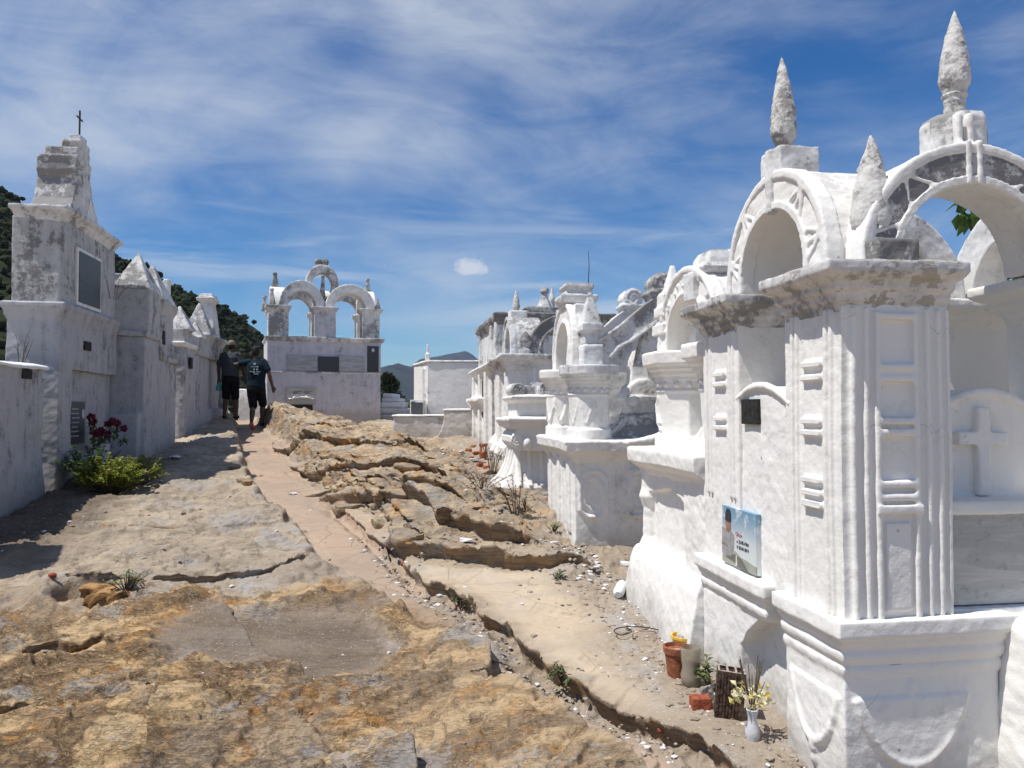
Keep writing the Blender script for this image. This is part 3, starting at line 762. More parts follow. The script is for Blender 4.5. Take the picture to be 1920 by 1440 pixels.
# ================================================================== right row: nearest canopy tomb
def canopy_tomb():
    t = thing('canopy_tomb', 'nearest white canopy tomb, fluted piers, crossed arches and tall pointed spires', 'tomb', FR, (0, 0), .12)
    # base with pedestals, mouldings, garlands
    b = B()
    PROF = [(.66, 0), (.685, .010), (.705, .013), (.712, .004), (.735, .018), (.758, .021), (.765, .010), (.79, .028), (.808, .030), (.815, .044), (.868, .044), (.872, .040)]
    b.box(-.004, .59, -.004, .40, -.1, .70); b.mould(0, .59, 0, .40, PROF, (1, 1, 1, 1))
    b.box(.09, 1.34, .38, 1.2, -.1, .84); b.box(.05, 1.34, .38, .9, .80, .86)
    b.box(-.006, .5, .90, 1.24, -.1, .70); b.mould(0, .5, .56, 1.23, [(z, o * .95) for z, o in PROF[3:]], (1, 1, 1, 1))
    b.xz([(-.006, -.1), (-.006, .72), (.10, .72), (.10, .30), (.05, .10), (.02, -.1)], .82, .92)
    b.yz([(.56, .74), (.92, .74), (.92, .36), (.86, .5), (.76, .62), (.64, .70)], .0, .12)
    b.box(.5, 1.40, .05, .40, -.1, .78)
    def garland(p0, p1, sag, nrm, r=.016):
        p0, p1 = Vector(p0), Vector(p1); n = 14; pts = []
        for i in range(n + 1):
            u = i / n; q = p0.lerp(p1, u); q.z -= sag * (1 - (2 * u - 1) ** 2) ** .8; pts.append(q)
        b.tube(pts, [r * (.8 + .5 * (1 - abs(2 * i / n - 1))) for i in range(n + 1)])
        m = p0.lerp(p1, .5); m.z -= sag + .02
        b.ball(m, .024, 1.25, 10); b.lathe(m.x, m.y, [(m.z - .075, .006), (m.z - .05, .018), (m.z - .01, .012)], 8)
    garland((-.006, .35, .60), (-.006, .03, .60), .21, 0); garland((.04, -.006, .60), (.46, -.006, .60), .23, 0)
    b.box(.243, .257, -.012, .01, .40, .655)
    b.yz([(.03, .60), (.35, .60), (.30, .47), (.19, .395), (.09, .47)], -.012, .01)
    b.xz([(.04, .60), (.46, .60), (.41, .46), (.25, .375), (.10, .46)], -.016, .01)
    b.done('base', M_CLEAN, t, .007, .0055)
    # buttress in front of the south-east pier
    b = B(); b.mould(.60, 1.5, -.16, .3, [(-.1, .03), (.5, .012), (.83, 0), (.872, -.02)]); b.done('buttress', M_CLEAN, t, .012, .010, 9)
    # piers
    for nm, x0, x1, y0, y1 in (('near', 0, .412, 0, .39), ('far', 0, .40, .82, 1.22), ('ne', .99, 1.38, .82, 1.22), ('se', .99, 1.38, 0, .39)):
        b = B(); b.box(x0, x1, y0, y1, .82, 2.02)
        if nm == 'near':
            for x in (.040, .088, .322, .366): b.box(x - .009, x + .011, -.017, .02, .874, 1.955)
            b.box(.395, .4135, -.012, .02, .874, 1.955)
            for x in (.128, .272): b.box(x - .008, x + .010, -.022, .02, .874, 1.94)
            for z in (1.925, 1.745, 1.705, 1.555, 1.515, 1.335, 1.29): b.box(.13, .275, -.022, .02, z - .012, z + .012)
            b.box(.12, .29, -.026, .02, 1.235, 1.262); b.box(.155, .25, -.014, .02, .90, 1.20)
            for y in (.05, .085, .285, .32): b.box(-.016, .02, y - .009, y + .009, .874, 1.955)
            for z in (1.765, 1.715, 1.555, 1.510, 1.335, 1.29, 1.25): b.box(-.018, .02, .115, .245, z - .014, z + .010)
        if nm == 'far':
            for y in (.865, .90, 1.12, 1.16): b.box(-.013, .02, y - .009, y + .009, 1.19, 1.955)
            for z in (1.765, 1.715, 1.555, 1.510): b.box(-.018, .02, .95, 1.075, z - .014, z + .010)
        b.done('pier', M_CLEAN if nm != 'ne' else M_SOFFIT, t, .006, .0036, 8)
    for nm, x0, x1, y0, y1, sd in (('near', 0, .40, 0, .38, (1, .32, 1, .35)), ('far', 0, .40, .83, 1.21, (1, 1, .9, .8)), ('ne', 1.0, 1.37, .83, 1.21, (1, .4, .9, 1)), ('se', .99, 1.38, 0, .39, (1, 1, 1, 1))):
        b = B(); cornice(b, x0, x1, y0, y1, 2.108, .15, 1.0, sd)
        b.done('cornice', {'near': M_PEEL, 'far': M_STAIN, 'ne': M_SOFFIT, 'se': M_SOFFIT}[nm], t, .008, .006, 11)
    b = B(); b.box(.115, .285, -.03, .16, 2.10, 2.20); b.done('spire_block', M_GREY, t, .008, .006, 14)
    b = B(); spire(b, .195, .10, 2.19, 2.61, .076, .95)
    for k in range(26):
        a = k * 2.4; z = 2.22 + .011 * k; b.tube([(.195 + .072 * math.cos(a + q * .35) * (1 - (z - 2.2) / .62), .10 + .072 * math.sin(a + q * .35) * (1 - (z - 2.2) / .62), z + .022 * (1 - q * q)) for q in (-1, 0, 1)], .008, 5)
    b.done('spire', M_SPIRE, t, .006, .006, 20)
    # arches
    def arch(ax, c, d0, d1, ri, ro, mat, fancy=1, z0=2.118, leg=.0, sq=1.0, ribm=M_USED):
        b = B(); b.arc(c, z0, ri, ro, d0, d1, ax, leg, sq=sq)
        if fancy:
            b0 = b; b = B(); b0.arc(c, z0, ri + .01, ro - .01, d0 - .006, d0 + .01, ax, leg, sq=sq)
            b.arc(c, z0, ro - .035, ro + .006, d0 - .018, d0 + .05, ax, leg, sq=sq); b.arc(c, z0, ri - .004, ri + .030, d0 - .020, d0 + .05, ax, leg, sq=sq)
            rm, rn = ri + .022, ro - .022; pt = lambda r, a: ((c + r * math.cos(R(a)), d0 - .004, z0 + leg + r * math.sin(R(a)) * sq) if ax == 'y' else (d0 - .004, c + r * math.cos(R(a)), z0 + leg + r * math.sin(R(a)) * sq))
            for a in (14, 50, 130, 166):
                if fancy == 2: b.tube([pt(rm, a), pt(rn, a + 1)], .013)
                b.tube([pt(rm, a - 12 if a < 90 else a + 12), pt(rn, a)], .013); b.tube([pt(rn, a), pt(rm, a + 13 if a < 90 else a - 13)], .013)
            b.done('rib_moulding', ribm, t, .0075, .004, 9); b = b0
        b.done('arch', mat, t, .0085, .006, 9)
    arch('x', .58, .05, .38, .275, .43, M_ARCH, 2, leg=.05, ribm=M_CLEAN)
    arch('y', .56, .05, .27, .305, .45, M_ARCH, 1, leg=.005)
    b = B(); b.arc(.56, 2.123, .33, .42, .038, .06, 'y'); b.done('arch_face', M_FACE, t, .008, .003, 9)
    arch('y', .74, .86, 1.16, .31, .45, M_STAIN, 0)
    arch('x', .58, 1.22, 1.40, .29, .45, M_STAIN, 0)
    # keystones and the two tall spires over the arches
    b = B(); b.box(.035, .21, .495, .665, 2.575, 2.70); b.box(.018, .06, .555, .60, 2.42, 2.70); b.done('keystone', M_STAIN, t, .008, .006, 12)
    b = B(); spire(b, .115, .60, 2.69, 3.125, .056, .62); b.done('spire', M_SPIRE, t, .005, .0055, 30)
    b = B(); b.lathe(.615, .21, [(2.555, .115), (2.70, .112), (2.722, .10)], 8, R(22.5), 1.05, 1.15)
    b.done('keystone', M_STAIN, t, .008, .006, 12)
    b = B()
    for x in (.535, .578): b.box(x - .010, x + .010, .026, .07, 2.42, 2.585); b.box(x - .012, x + .012, .07, .10, 2.58, 2.70)
    b.done('rib_moulding', M_USED, t, .0075, .004, 12)
    b = B(); b.lathe(.625, .21, [(2.71, .040), (2.80, .038), (2.82, .048)], 12); spire(b, .625, .21, 2.79, 3.165, .058, .72); b.done('spire', M_SPIRE, t, .005, .005, 30)
    b = B(); b.box(.30, .46, .93, 1.10, 2.30, 2.50); b.box(.28, .48, .91, 1.12, 2.42, 2.53); b.lathe(.37, 1.0, [(2.5, .07), (2.60, .066), (2.635, .05)], 10); b.done('keystone', M_GREY, t, .01, .006, 12)
    # infill towards the path with its arched hood
    b = B(); b.box(.012, .14, .36, .93, .84, 1.54)
    hood = [(.36, 1.55)] + [(.36 + .54 * i / 12, 1.56 + .135 * math.sin(math.pi * (.12 + .76 * i / 12))) for i in range(13)] + [(.90, 1.55)]
    b.yz(hood, .012, .15); b.tube([(.012, y, z + .004) for y, z in hood[1:-1]], .019)
    b.done('wall_panel', M_CLEAN, t, .008, .006, 9)
    b = B(); b.box(-.002, .03, .635, .79, 1.53, 1.64); b.done('vent', M_HOLE, t)
    # low headstone with a cross on the near side
    b = B(); b.box(.40, 1.0, .20, .40, .86, 1.50)
    hd = [(.38 + .66 * i / 16, 1.47 + .205 * math.sin(math.pi * (i / 16)) ** .8) for i in range(17)]
    b.xz([(.38, 1.2)] + hd + [(1.04, 1.2)], .19, .46); b.tube([(x, .19, z - .01) for x, z in hd], .02)
    b.box(.40, 1.0, .04, .40, 1.215, 1.265); b.box(.40, 1.0, .02, .3, .85, .885)
    cx = .685; b2 = B(); b2.box(cx - .026, cx + .026, .165, .21, 1.262, 1.605); b2.box(cx - .105, cx + .105, .165, .21, 1.46, 1.51); b2.done('cross', M_CLEAN, t, .007, .006, 12)
    b.done('headstone', M_CLEAN, t, .009, .006, 8)
    b = B(); b.box(.405, 1.0, .055, .075, .89, 1.215); b.done('marble_slab', M_MARBLE2, t)
    # printed memorial plaque: face looks towards the path
    X0 = .002; y0, y1, z0, z1 = .64, .985, .885, 1.145
    b = B(); b.box(X0 - .012, X0 + .01, y0, y1, z0, z1); pq = b.done('photo_plaque', M_PRINTSKY, t)
    pq.data.transform(Matrix.Translation((0, -.985, -.885 + .12))); pq.location = (0, .985, .885 - .12)
    L_ = lambda u, v: (y1 - u * (y1 - y0), z0 + v * (z1 - z0))       # u from the left of the picture
    def patch(name, pts, mat, d):
        b = B(); b.yz([L_(u, v) for u, v in pts], X0 - .012 - d, X0 - .008); o = b.done(name, mat, t, sub=pq)
        o.location = -Vector(pq.location); return o
    patch('hills', [(0, 0), (1, 0), (1, .14), (.8, .17), (.55, .20), (.40, .27), (.34, .25), (.1, .14), (0, .12)], plain('print_grass', (.34, .36, .29), .4, .3, .1), .0012)
    patch('road', [(.08, .10), (.40, .21), (.43, .20), (.60, .17), (.80, .0), (.46, .0), (.41, .06)], plain('print_road', (.14, .145, .135), .4, .3, .1), .0018)
    patch('road_line', [(.43, .20), (.455, .20), (.47, .02), (.42, .02)], plain('print_line', (.62, .60, .50), .4, .3, .1), .0024)
    patch('shirt', [(0, .15), (.28, .14), (.36, .30), (.38, .48), (.36, .55), (.27, .62), (.14, .60), (0, .62)], plain('print_shirt', (.33, .32, .32), .4, .3, .2), .0024)
    patch('folded_arm', [(0, .34), (.08, .345), (.20, .30), (.22, .27), (.10, .31), (0, .305)], plain('print_fold', (.19, .18, .18), .4, .3, .2), .0030)
    patch('face', [(.14, .57), (.22, .55), (.28, .62), (.27, .72), (.26, .80), (.12, .79), (.11, .70)], plain('print_face', (.33, .18, .12), .4, .3, .2), .0030)
    patch('cap', [(.11, .76), (.16, .74), (.26, .73), (.28, .77), (.28, .88), (.25, .95), (.19, .97), (.14, .94), (.115, .86)], plain('print_cap', (.03, .035, .045), .4, .3, .2), .0036)
    def words(txt, u, v, h, mat, d=.0016):
        cu = bpy.data.curves.new('lettering', 'FONT'); cu.body = txt; cu.size = h; cu.extrude = .0006
        o = bpy.data.objects.new('lettering', cu); COL.objects.link(o)
        TXT.append((o, mat)); o.parent = pq
        yy, zz = L_(u, v)
        o.location = (X0 - .012 - d, yy - .985, zz - .885); o.rotation_euler = (R(90), 0, R(-90))
    words('Gilson', .42, .54, .026, M_REDINK)
    words('22-05-1964', .51, .425, .0215, M_INK); words('02-04-2014', .51, .325, .0215, M_INK)
    patch('star', [(.445, .44), (.465, .455), (.485, .44), (.475, .425), (.455, .425)], M_INK, .0016)
    patch('small_cross', [(.459, .38), (.471, .38), (.471, .365), (.482, .365), (.482, .355), (.471, .355), (.471, .32), (.459, .32), (.459, .355), (.448, .355), (.448, .365), (.459, .365)], M_INK, .0016)
TXT = []
canopy_tomb()

# ================================================================== right row: vase-pillar tomb behind it
VASE = [(1.34, .215), (1.43, .215), (1.435, .188), (1.5, .184), (1.62, .19), (1.70, .196), (1.715, .208), (1.73, .196), (1.775, .20), (1.785, .215), (1.80, .214), (1.815, .235), (1.835, .238), (1.845, .262), (1.862, .264), (1.875, .29), (1.945, .295), (1.955, .285)]
def vase_pillar(t, cx, cy, dz, mat, capmat, k=1.0, vox=.010, extra=None, n=8):
    b = B(); b.lathe(cx, cy, [(z + dz, r * k) for z, r in VASE[:8]], n, R(22.5))
    if extra: extra(b)
    b.done('pillar', mat, t, vox * .8, .0035, 8)
    b = B(); b.lathe(cx, cy, [(VASE[6][0] + dz, .19 * k)] + [(z + dz, r * k) for z, r in VASE[7:]], n, R(22.5))
    for i in range(16):
        a = R(22.5) + math.pi * i / 8; b.ball((cx + .198 * k * math.cos(a), cy + .198 * k * math.sin(a), 1.752 + dz), .017, 1, 8)
    b.done('capital', capmat, t, vox * .75, .004, 10)

def scroll_tomb():
    t = thing('canopy_tomb', 'white tomb with flared vase pillar and stubby top block behind the nearest tomb', 'tomb', FR, (.05, 1.35))
    b = B(); b.mould(-.02, 1.2, 1.24, 2.34, [(.0, .11), (.35, .07), (.66, .02), (.72, .0), (.74, -.02)], (1, 0, 0, .6)); b.done('plinth', M_CLEAN, t, .009, .007, 6)
    b = B(); b.box(.07, 1.1, 1.25, 2.22, .6, 1.25)
    b.lathe(.06, 2.22, [(.66, .07), (.72, .085), (.80, .05), (.98, .045), (1.05, .075), (1.10, .06), (1.24, .06)], 12)
    b.box(.02, .2, 1.25, 1.55, .7, 1.25)
    b.yz([(1.25, 1.22), (2.2, 1.22), (2.2, 1.08), (2.05, 1.10), (1.8, 1.14), (1.6, 1.10), (1.5, 1.02), (1.42, 1.12), (1.25, 1.15)], .03, .12)
    b.done('base', M_CLEAN, t, .010, .009, 7)
    b = B(); b.mould(.03, 1.1, 1.25, 2.28, [(1.18, -.01), (1.21, .02), (1.235, .025), (1.245, .05), (1.27, .08), (1.345, .085), (1.36, .075)], (1, 0, 0, 1)); b.done('ledge', M_CLEAN, t, .011, .010, 7)
    def leaf(b):
        for a in (200, 245, 290):
            c, s_ = math.cos(R(a)), math.sin(R(a))
            for q in (-1, 1):
                b.tube([(.27 + .185 * math.cos(R(a + q * w_)), 2.2 + .185 * math.sin(R(a + q * w_)), z) for w_, z in ((2, 1.50), (14, 1.56), (16, 1.62), (8, 1.67))], .010)
                b.tube([(.27 + .187 * math.cos(R(a + q * w_)), 2.2 + .187 * math.sin(R(a + q * w_)), z) for w_, z in ((1, 1.46), (9, 1.50), (12, 1.55))], .009)
    vase_pillar(t, .27, 2.10, -.01, M_CLEAN, M_CLEAN, 1.0, .009, leaf)
    vase_pillar(t, .27, 1.42, -.01, M_CLEAN, M_CLEAN, 1.0, .012)
    vase_pillar(t, 1.0, 2.10, -.01, M_CLEAN, M_CLEAN, 1.0, .012)
    b = B(); b.arc(1.76, 1.93, .31, .47, .12, .42, 'x', .02, sq=.98); b.arc(1.76, 1.93, .44, .478, .105, .18, 'x', .02, sq=.98); b.arc(1.76, 1.93, .306, .335, .105, .18, 'x', .02, sq=.98)
    for a in range(20, 165, 24):
        for rr in (.36, .40):
            b.ball((.115, 1.76 + rr * math.cos(R(a + (rr - .38) * 200)), 1.95 + rr * math.sin(R(a))), .014, 1, 8)
    b.done('arch', M_CLEAN, t, .009, .006, 9)
    b = B(); b.arc(.66, 1.93, .24, .42, 1.95, 2.18, 'y', .02); b.done('arch', M_USED, t, .012, .006, 9)
    b = B(); b.mould(.14, .40, 1.50, 1.74, [(2.24, -.02), (2.34, -.02), (2.345, .015), (2.365, .03), (2.385, .03), (2.39, .0), (2.44, -.01), (2.475, -.03), (2.485, -.05)]); b.box(.08, .14, 1.56, 1.70, 2.2, 2.36); b.done('top_block', M_STAIN, t, .010, .008, 12)
    b = B(); b.box(.12, .24, 2.12, 2.24, 2.30, 2.34); obelisk(b, .18, 2.16, 2.30, 2.50, .06); b.done('pinnacle', M_USED, t, .009, .006, 12)
    b = B()
    for z, o in ((1.94, .0), (2.06, .04), (2.12, .0), (2.17, .03), (2.25, .0)): b.box(.12 - o * .5, .30, 2.14 - o, 2.26 + o, z, z + .07)
    b.box(.13, .28, 2.15, 2.25, 1.93, 2.34); b.done('bracket', M_USED, t, .010, .007, 11)
    # sweeping wing wall to the neighbour
    b = B(); pts = [(.62, 1.66)] + [(.62 - .62 * u, 1.37 + .29 * (1 - u) ** 2.1) for u in [i / 10 for i in range(1, 11)]] + [(0, 1.33), (.62, 1.33)]
    b.xz([(x + .14, z) for x, z in pts], 2.98, 3.12); b.ball((.77, 3.05, 1.67), .04); b.done('wing_wall', M_CLEAN, t, .011, .008, 8)
    b = B(); b.box(.10, .13, 1.30, 1.41, 1.40, 1.53); b.done('tile_plaque', M_MARBLE2, t)
    b = B(); b.yz([(1.25, 1.34), (2.0, 1.34), (1.9, 1.37), (1.7, 1.43), (1.5, 1.53), (1.38, 1.60), (1.25, 1.64)], .12, .30); b.done('shoulder', M_CLEAN, t, .011, .009, 8)
scroll_tomb()

def spiral(b, c, r, y, turns=2.2, w_=.012, flip=1):
    n = 40; b.tube([(c[0] + flip * r * (1 - .85 * i / n) * math.cos(2 * math.pi * turns * i / n), y, c[1] + r * (1 - .85 * i / n) * math.sin(2 * math.pi * turns * i / n)) for i in range(n + 1)], w_)

# ================================================================== right row: winged tomb with panelled base
def winged_tomb():
    t = thing('canopy_tomb', 'white tomb with panelled base, round pillars, obelisks and curved wing walls', 'tomb', FR, (-.12, 3.5))
    b = B(); b.box(-.13, 1.1, 3.5, 4.62, .1, 1.25)
    b.mould(-.13, 1.1, 3.5, 4.62, [(.0, .07), (.42, .05), (.50, .02), (.62, .0)], (1, 0, .25, 1))
    def octo(x0, x1, z0, z1, r=.020):
        c = .055; b.tube([(x0 + c, 3.497, z0), (x1 - c, 3.497, z0), (x1, 3.497, z0 + c), (x1, 3.497, z1 - c), (x1 - c, 3.497, z1), (x0 + c, 3.497, z1), (x0, 3.497, z1 - c), (x0, 3.497, z0 + c), (x0 + c, 3.497, z0)], r)
    octo(-.09, .12, .74, 1.10); octo(-.055, .085, .79, 1.05, .015); octo(.26, .62, .74, 1.10); octo(.31, .57, .79, 1.05, .015); octo(.70, 1.0, .74, 1.10)
    b.box(.165, .19, 3.49, 3.52, .6, 1.2)
    for y in (3.62, 4.0, 4.36): b.box(-.155, -.1, y, y + .10, .6, 1.2)
    b.done('base', M_USED, t, .010, .006, 6)
    b = B(); b.mould(-.13, 1.1, 3.5, 4.62, [(1.16, 0), (1.185, .02), (1.21, .03), (1.225, .05), (1.255, .07), (1.262, .09), (1.335, .10), (1.35, .09)], (1, 0, 1, 1)); b.done('ledge', M_USED, t, .009, .008, 7)
    def petals(cx, cy):
        def f(b):
            for k in range(8):
                a = 45 * k + 22.5
                for q in (-1, 1):
                    b.tube([(cx + .160 * math.cos(R(a + q * w_)), cy + .160 * math.sin(R(a + q * w_)), z) for w_, z in ((22, 1.685), (17, 1.60), (9, 1.53), (1, 1.47))], .0085)
        return f
    vase_pillar(t, .055, 3.80, .0, M_USED, M_STAIN, .86, .010, petals(.055, 3.80), 22)
    vase_pillar(t, .03, 4.66, .0, M_USED, M_USED, .80, .012, petals(.03, 4.66), 22)
    vase_pillar(t, .85, 3.85, .0, M_USED, M_STAIN, .86, .014)
    def wing(y0, y1, mat):
        up = [(.05, 1.95), (.075, 2.06), (.12, 2.16), (.20, 2.21), (.28, 2.26), (.36, 2.32), (.45, 2.40), (.53, 2.47), (.61, 2.52), (.66, 2.54)]
        lo = [(.76, 2.40), (.68, 2.35), (.59, 2.29), (.50, 2.23), (.41, 2.165), (.33, 2.13), (.28, 2.09), (.23, 2.03), (.20, 1.95)]
        b = B(); b.xz(up + lo, y0, y1); b.xz([(.46, 1.95), (.52, 2.22), (.76, 2.38), (.80, 2.30), (.80, 1.95)], y0 + .05, y1 - .03)
        for l in (up, lo): b.tube([(x, y0, z) for x, z in l], .016)
        b.xz([(.60, 2.52), (.66, 2.60), (.76, 2.58), (.78, 2.40), (.72, 2.34), (.63, 2.36)], y0, y1 + .03)
        b.done('wing_wall', mat, t, .010, .008, 9)
        b = B(); ym = (y0 + y1) / 2
        b.mould(.60, .77, y0 + .01, y1 - .01, [(2.50, .0), (2.545, .02), (2.56, .035), (2.585, .035), (2.59, .01), (2.62, .0)])
        b.arc(.685, 2.645, .004, .098, y0 - .01, y1 + .01, 'y', a0=0, a1=359.5, n=18, sq=1.0); spiral(b, (.685, 2.645), .082, y0 - .012, 1.8, .012)
        b.ball((.745, y0 + .02, 2.70), .040, 1, 10)
        b.done('scroll_head', M_STAIN, t, .010, .009, 12)
    wing(3.72, 3.92, M_STAIN); wing(4.58, 4.76, M_STAIN)
    b = B(); b.box(-.02, .16, 3.70, 3.88, 1.94, 2.13); b.done('obelisk_base', M_STAIN, t, .011, .008, 11)
    b = B(); b.box(.0, .14, 3.72, 3.86, 2.13, 2.25); b.box(-.025, .165, 3.695, 3.885, 2.235, 2.30); obelisk(b, .07, 3.79, 2.29, 2.57, .082); b.done('obelisk', M_STAIN, t, .0085, .004, 12)
    b = B(); b.arc(4.26, 1.95, .26, .42, -.06, .16, 'x', .10, sq=1.15); b.arc(4.26, 1.95, .39, .428, -.078, -.02, 'x', .10, sq=1.15); b.arc(4.26, 1.95, .256, .29, -.078, -.02, 'x', .10, sq=1.15)
    b.xz([(-.06, 2.2), (-.02, 2.5), (.14, 2.5), (.22, 2.0), (.2, 1.95), (-.06, 1.95)], 3.98, 4.12); b.done('arch', M_USED, t, .010, .007, 10)
    b = B(); b.mould(-.06, .18, 4.15, 4.38, [(2.46, 0), (2.52, .0), (2.53, .03), (2.575, .045), (2.60, .045), (2.61, .0), (2.66, -.005), (2.665, .015), (2.70, .01), (2.71, -.01)]); b.done('top_block', M_STAIN, t, .009, .006, 12)
    # altar with a scroll under the canopy
    b = B(); b.mould(.50, .78, 4.02, 4.35, [(1.33, .22), (1.38, .17), (1.46, .08), (1.54, .03), (1.56, .0), (1.66, .0), (1.67, .04), (1.70, .045), (1.71, .0)])
    b.xz([(.46 + .36 * i / 10, 1.72 + .14 * math.sin(math.pi * i / 10) ** .5) for i in range(11)], 4.05, 4.32)
    b.lathe(.50, 4.0, [(1.62, .05), (1.66, .065), (1.70, .05)], 10)
    b.mould(.52, .70, 4.12, 4.3, [(1.8, 0), (2.02, -.02), (2.12, -.05)]); b.done('altar', M_STAIN, t, .009, .006, 10)
    b = B(); b.box(.30, 1.4, 5.0, 5.2, 1.2, 2.3); b.done('rear_wall', M_USED, t, .02, .008)
    b = B(); b.box(.80, .85, 4.0, 4.02, 1.69, 1.79); b.done('vent', M_HOLE, t)
winged_tomb()

# ================================================================== right row: console tomb with rolled top
def console_tomb():
    t = thing('console_tomb', 'white scroll-topped tomb on a fluted flaring foot beside the winged tomb', 'tomb', FR, (-.45, 5.7))
    b = B(); b.mould(-.46, .2, 5.70, 6.6, [(.2, .02), (.68, .01), (.705, -.01)]); b.done('plinth', M_STAIN, t, .013, .010, 7)
    pf = [(.69, .185), (.75, .18), (.775, .165), (.80, .135), (.86, .095), (.95, .055), (1.05, .025), (1.20, .0)]
    b = B(); b.mould(-.235, .3, 5.90, 6.5, pf, (1, 0, 1, 1)); b.box(-.43, .3, 5.71, 6.6, .69, .755)
    for x in (-.215, -.10, .03, .16): b.yz([(5.90 - o - .035, z) for z, o in pf[2:]] + [(5.95, 1.20), (5.95, .775)], x - .022, x + .022)
    for y in (5.93, 6.1, 6.3): b.xz([(-.235 - o - .03, z) for z, o in pf[2:]] + [(-.2, 1.20), (-.2, .775)], y - .025, y + .025)
    b.done('foot', M_CLEAN, t, .0085, .004, 8)
    b = B(); b.xz([(-.20, 1.14), (-.27, 1.17), (-.315, 1.23), (-.315, 1.29), (-.28, 1.34), (-.25, 1.36), (-.29, 1.375), (-.345, 1.40), (-.36, 1.43), (-.385, 1.46), (-.385, 1.49), (-.30, 1.50), (-.26, 1.51), (.28, 1.51), (.28, 1.14)], 5.73, 6.5)
    b.mould(-.25, .28, 5.76, 6.5, [(1.37, .0), (1.40, .05), (1.44, .07), (1.46, .10), (1.495, .10)], (1, 0, 1, 1)); spiral(b, (-.25, 1.25), .075, 5.725, 2); b.ball((-.14, 5.70, 1.22), .05, 1.3)
    b.done('bulge', M_USED, t, .0085, .004, 9)
    b = B(); b.box(-.245, .24, 5.80, 6.4, 1.49, 1.69); b.mould(-.245, .24, 5.80, 6.4, [(1.66, 0), (1.68, .045), (1.70, .06), (1.73, .065), (1.735, .02), (1.75, .01)]); b.done('block', M_USED, t, .010, .006, 9)
    b = B(); b.xz([(-.26, 1.74), (.10, 1.74), (.15, 1.80), (.11, 1.86), (-.08, 1.845), (-.24, 1.875), (-.29, 1.81)], 5.84, 6.30)
    for cx, r in ((-.215, .075), (.075, .085)):
        b.arc(cx, 1.805, .004, r, 5.81, 6.33, 'y', a0=0, a1=359.5, n=18); spiral(b, (cx, 1.805), r * .9, 5.805, 2.3, .009, -1 if cx < 0 else 1)
    b.done('scroll', M_STAIN, t, .0075, .004, 10)
console_tomb()

# ================================================================== right row: long pilastered tomb, then the tall one
def pilaster_tomb():
    t = thing('canopy_tomb', 'white pilastered tomb with a small arch, slim spire and flame knob beyond the scroll-topped tomb', 'tomb', FR, (-.1, 7.3))
    b = B(); b.box(-.08, 1.3, 7.32, 9.0, .5, 2.18)
    for y, d in ((7.32, .06), (7.62, .03), (8.02, .07), (8.5, .03)): b.box(-.08 - d, .1, y, y + .14, .5, 2.16)
    b.mould(-.08, 1.2, 7.32, 9.0, [(.4, .10), (1.10, .09), (1.14, .06), (1.2, .02)], (1, 0, .3, 0))
    for y in (7.5, 7.9, 8.4): b.lathe(-.14, y, [(.5, .06), (.95, .05), (1.0, .09), (1.08, .06)], 8)
    b.done('body', M_USED, t, .015, .009, 6)
    b = B(); cornice(b, -.08, 1.3, 7.32, 9.0, 2.30, .20, 1.1)
    for y in (7.32, 8.02): cornice(b, -.14, .1, y - .03, y + .19, 2.302, .19, 1.0)
    b.done('cornice', M_STAIN, t, .013, .010, 9)
    b = B(); b.arc(7.80, 2.30, .24, .40, -.06, .36, 'x', .12); b.arc(7.80, 2.30, .365, .408, -.078, .0, 'x', .12); b.done('arch', M_STAIN, t, .012, .008, 9)
    b = B(); b.box(-.03, .20, 7.70, 7.92, 2.78, 2.91); b.done('keystone', M_USED, t, .012, .008, 9)
    b = B(); spire(b, .06, 7.80, 2.90, 3.21, .052, .75); b.done('spire', M_SPIRE, t, .009, .008, 16)
    b = B(); b.lathe(.12, 7.36, [(2.29, .09), (2.36, .095), (2.385, .05), (2.42, .07), (2.47, .085), (2.54, .06), (2.60, .012)], 10); b.done('flame_knob', M_GREY, t, .009, .006, 14)
    b = B(); b.arc(.68, 2.30, .36, .54, 7.36, 7.62, 'y', .03, sq=.92); b.arc(.68, 2.30, .505, .547, 7.34, 7.40, 'y', .03, sq=.92); b.arc(.68, 2.30, .355, .395, 7.34, 7.40, 'y', .03, sq=.92); b.done('arch', M_GREY, t, .012, .008, 9)
    b = B(); b.arc(.68, 2.30, .36, .54, 8.3, 8.55, 'y', .03, sq=.92); b.box(.56, .80, 8.0, 8.3, 2.7, 2.86); b.done('arch', M_STAIN, t, .014, .008, 9)
    b = B(); b.box(.56, .78, 7.4, 7.6, 2.78, 2.90); b.done('keystone', M_STAIN, t, .012, .008, 9)
    b = B(); b.box(.25, .55, 7.15, 7.32, .9, 1.50); b.done('side_step', M_USED, t, .015, .008, 9)
    b = B(); b.box(.19, .23, 7.22, 7.26, 1.48, 2.12); b.box(.15, .27, 7.22, 7.26, 1.9, 1.94); b.done('cross', M_USED, t, .009, .004)
pilaster_tomb()

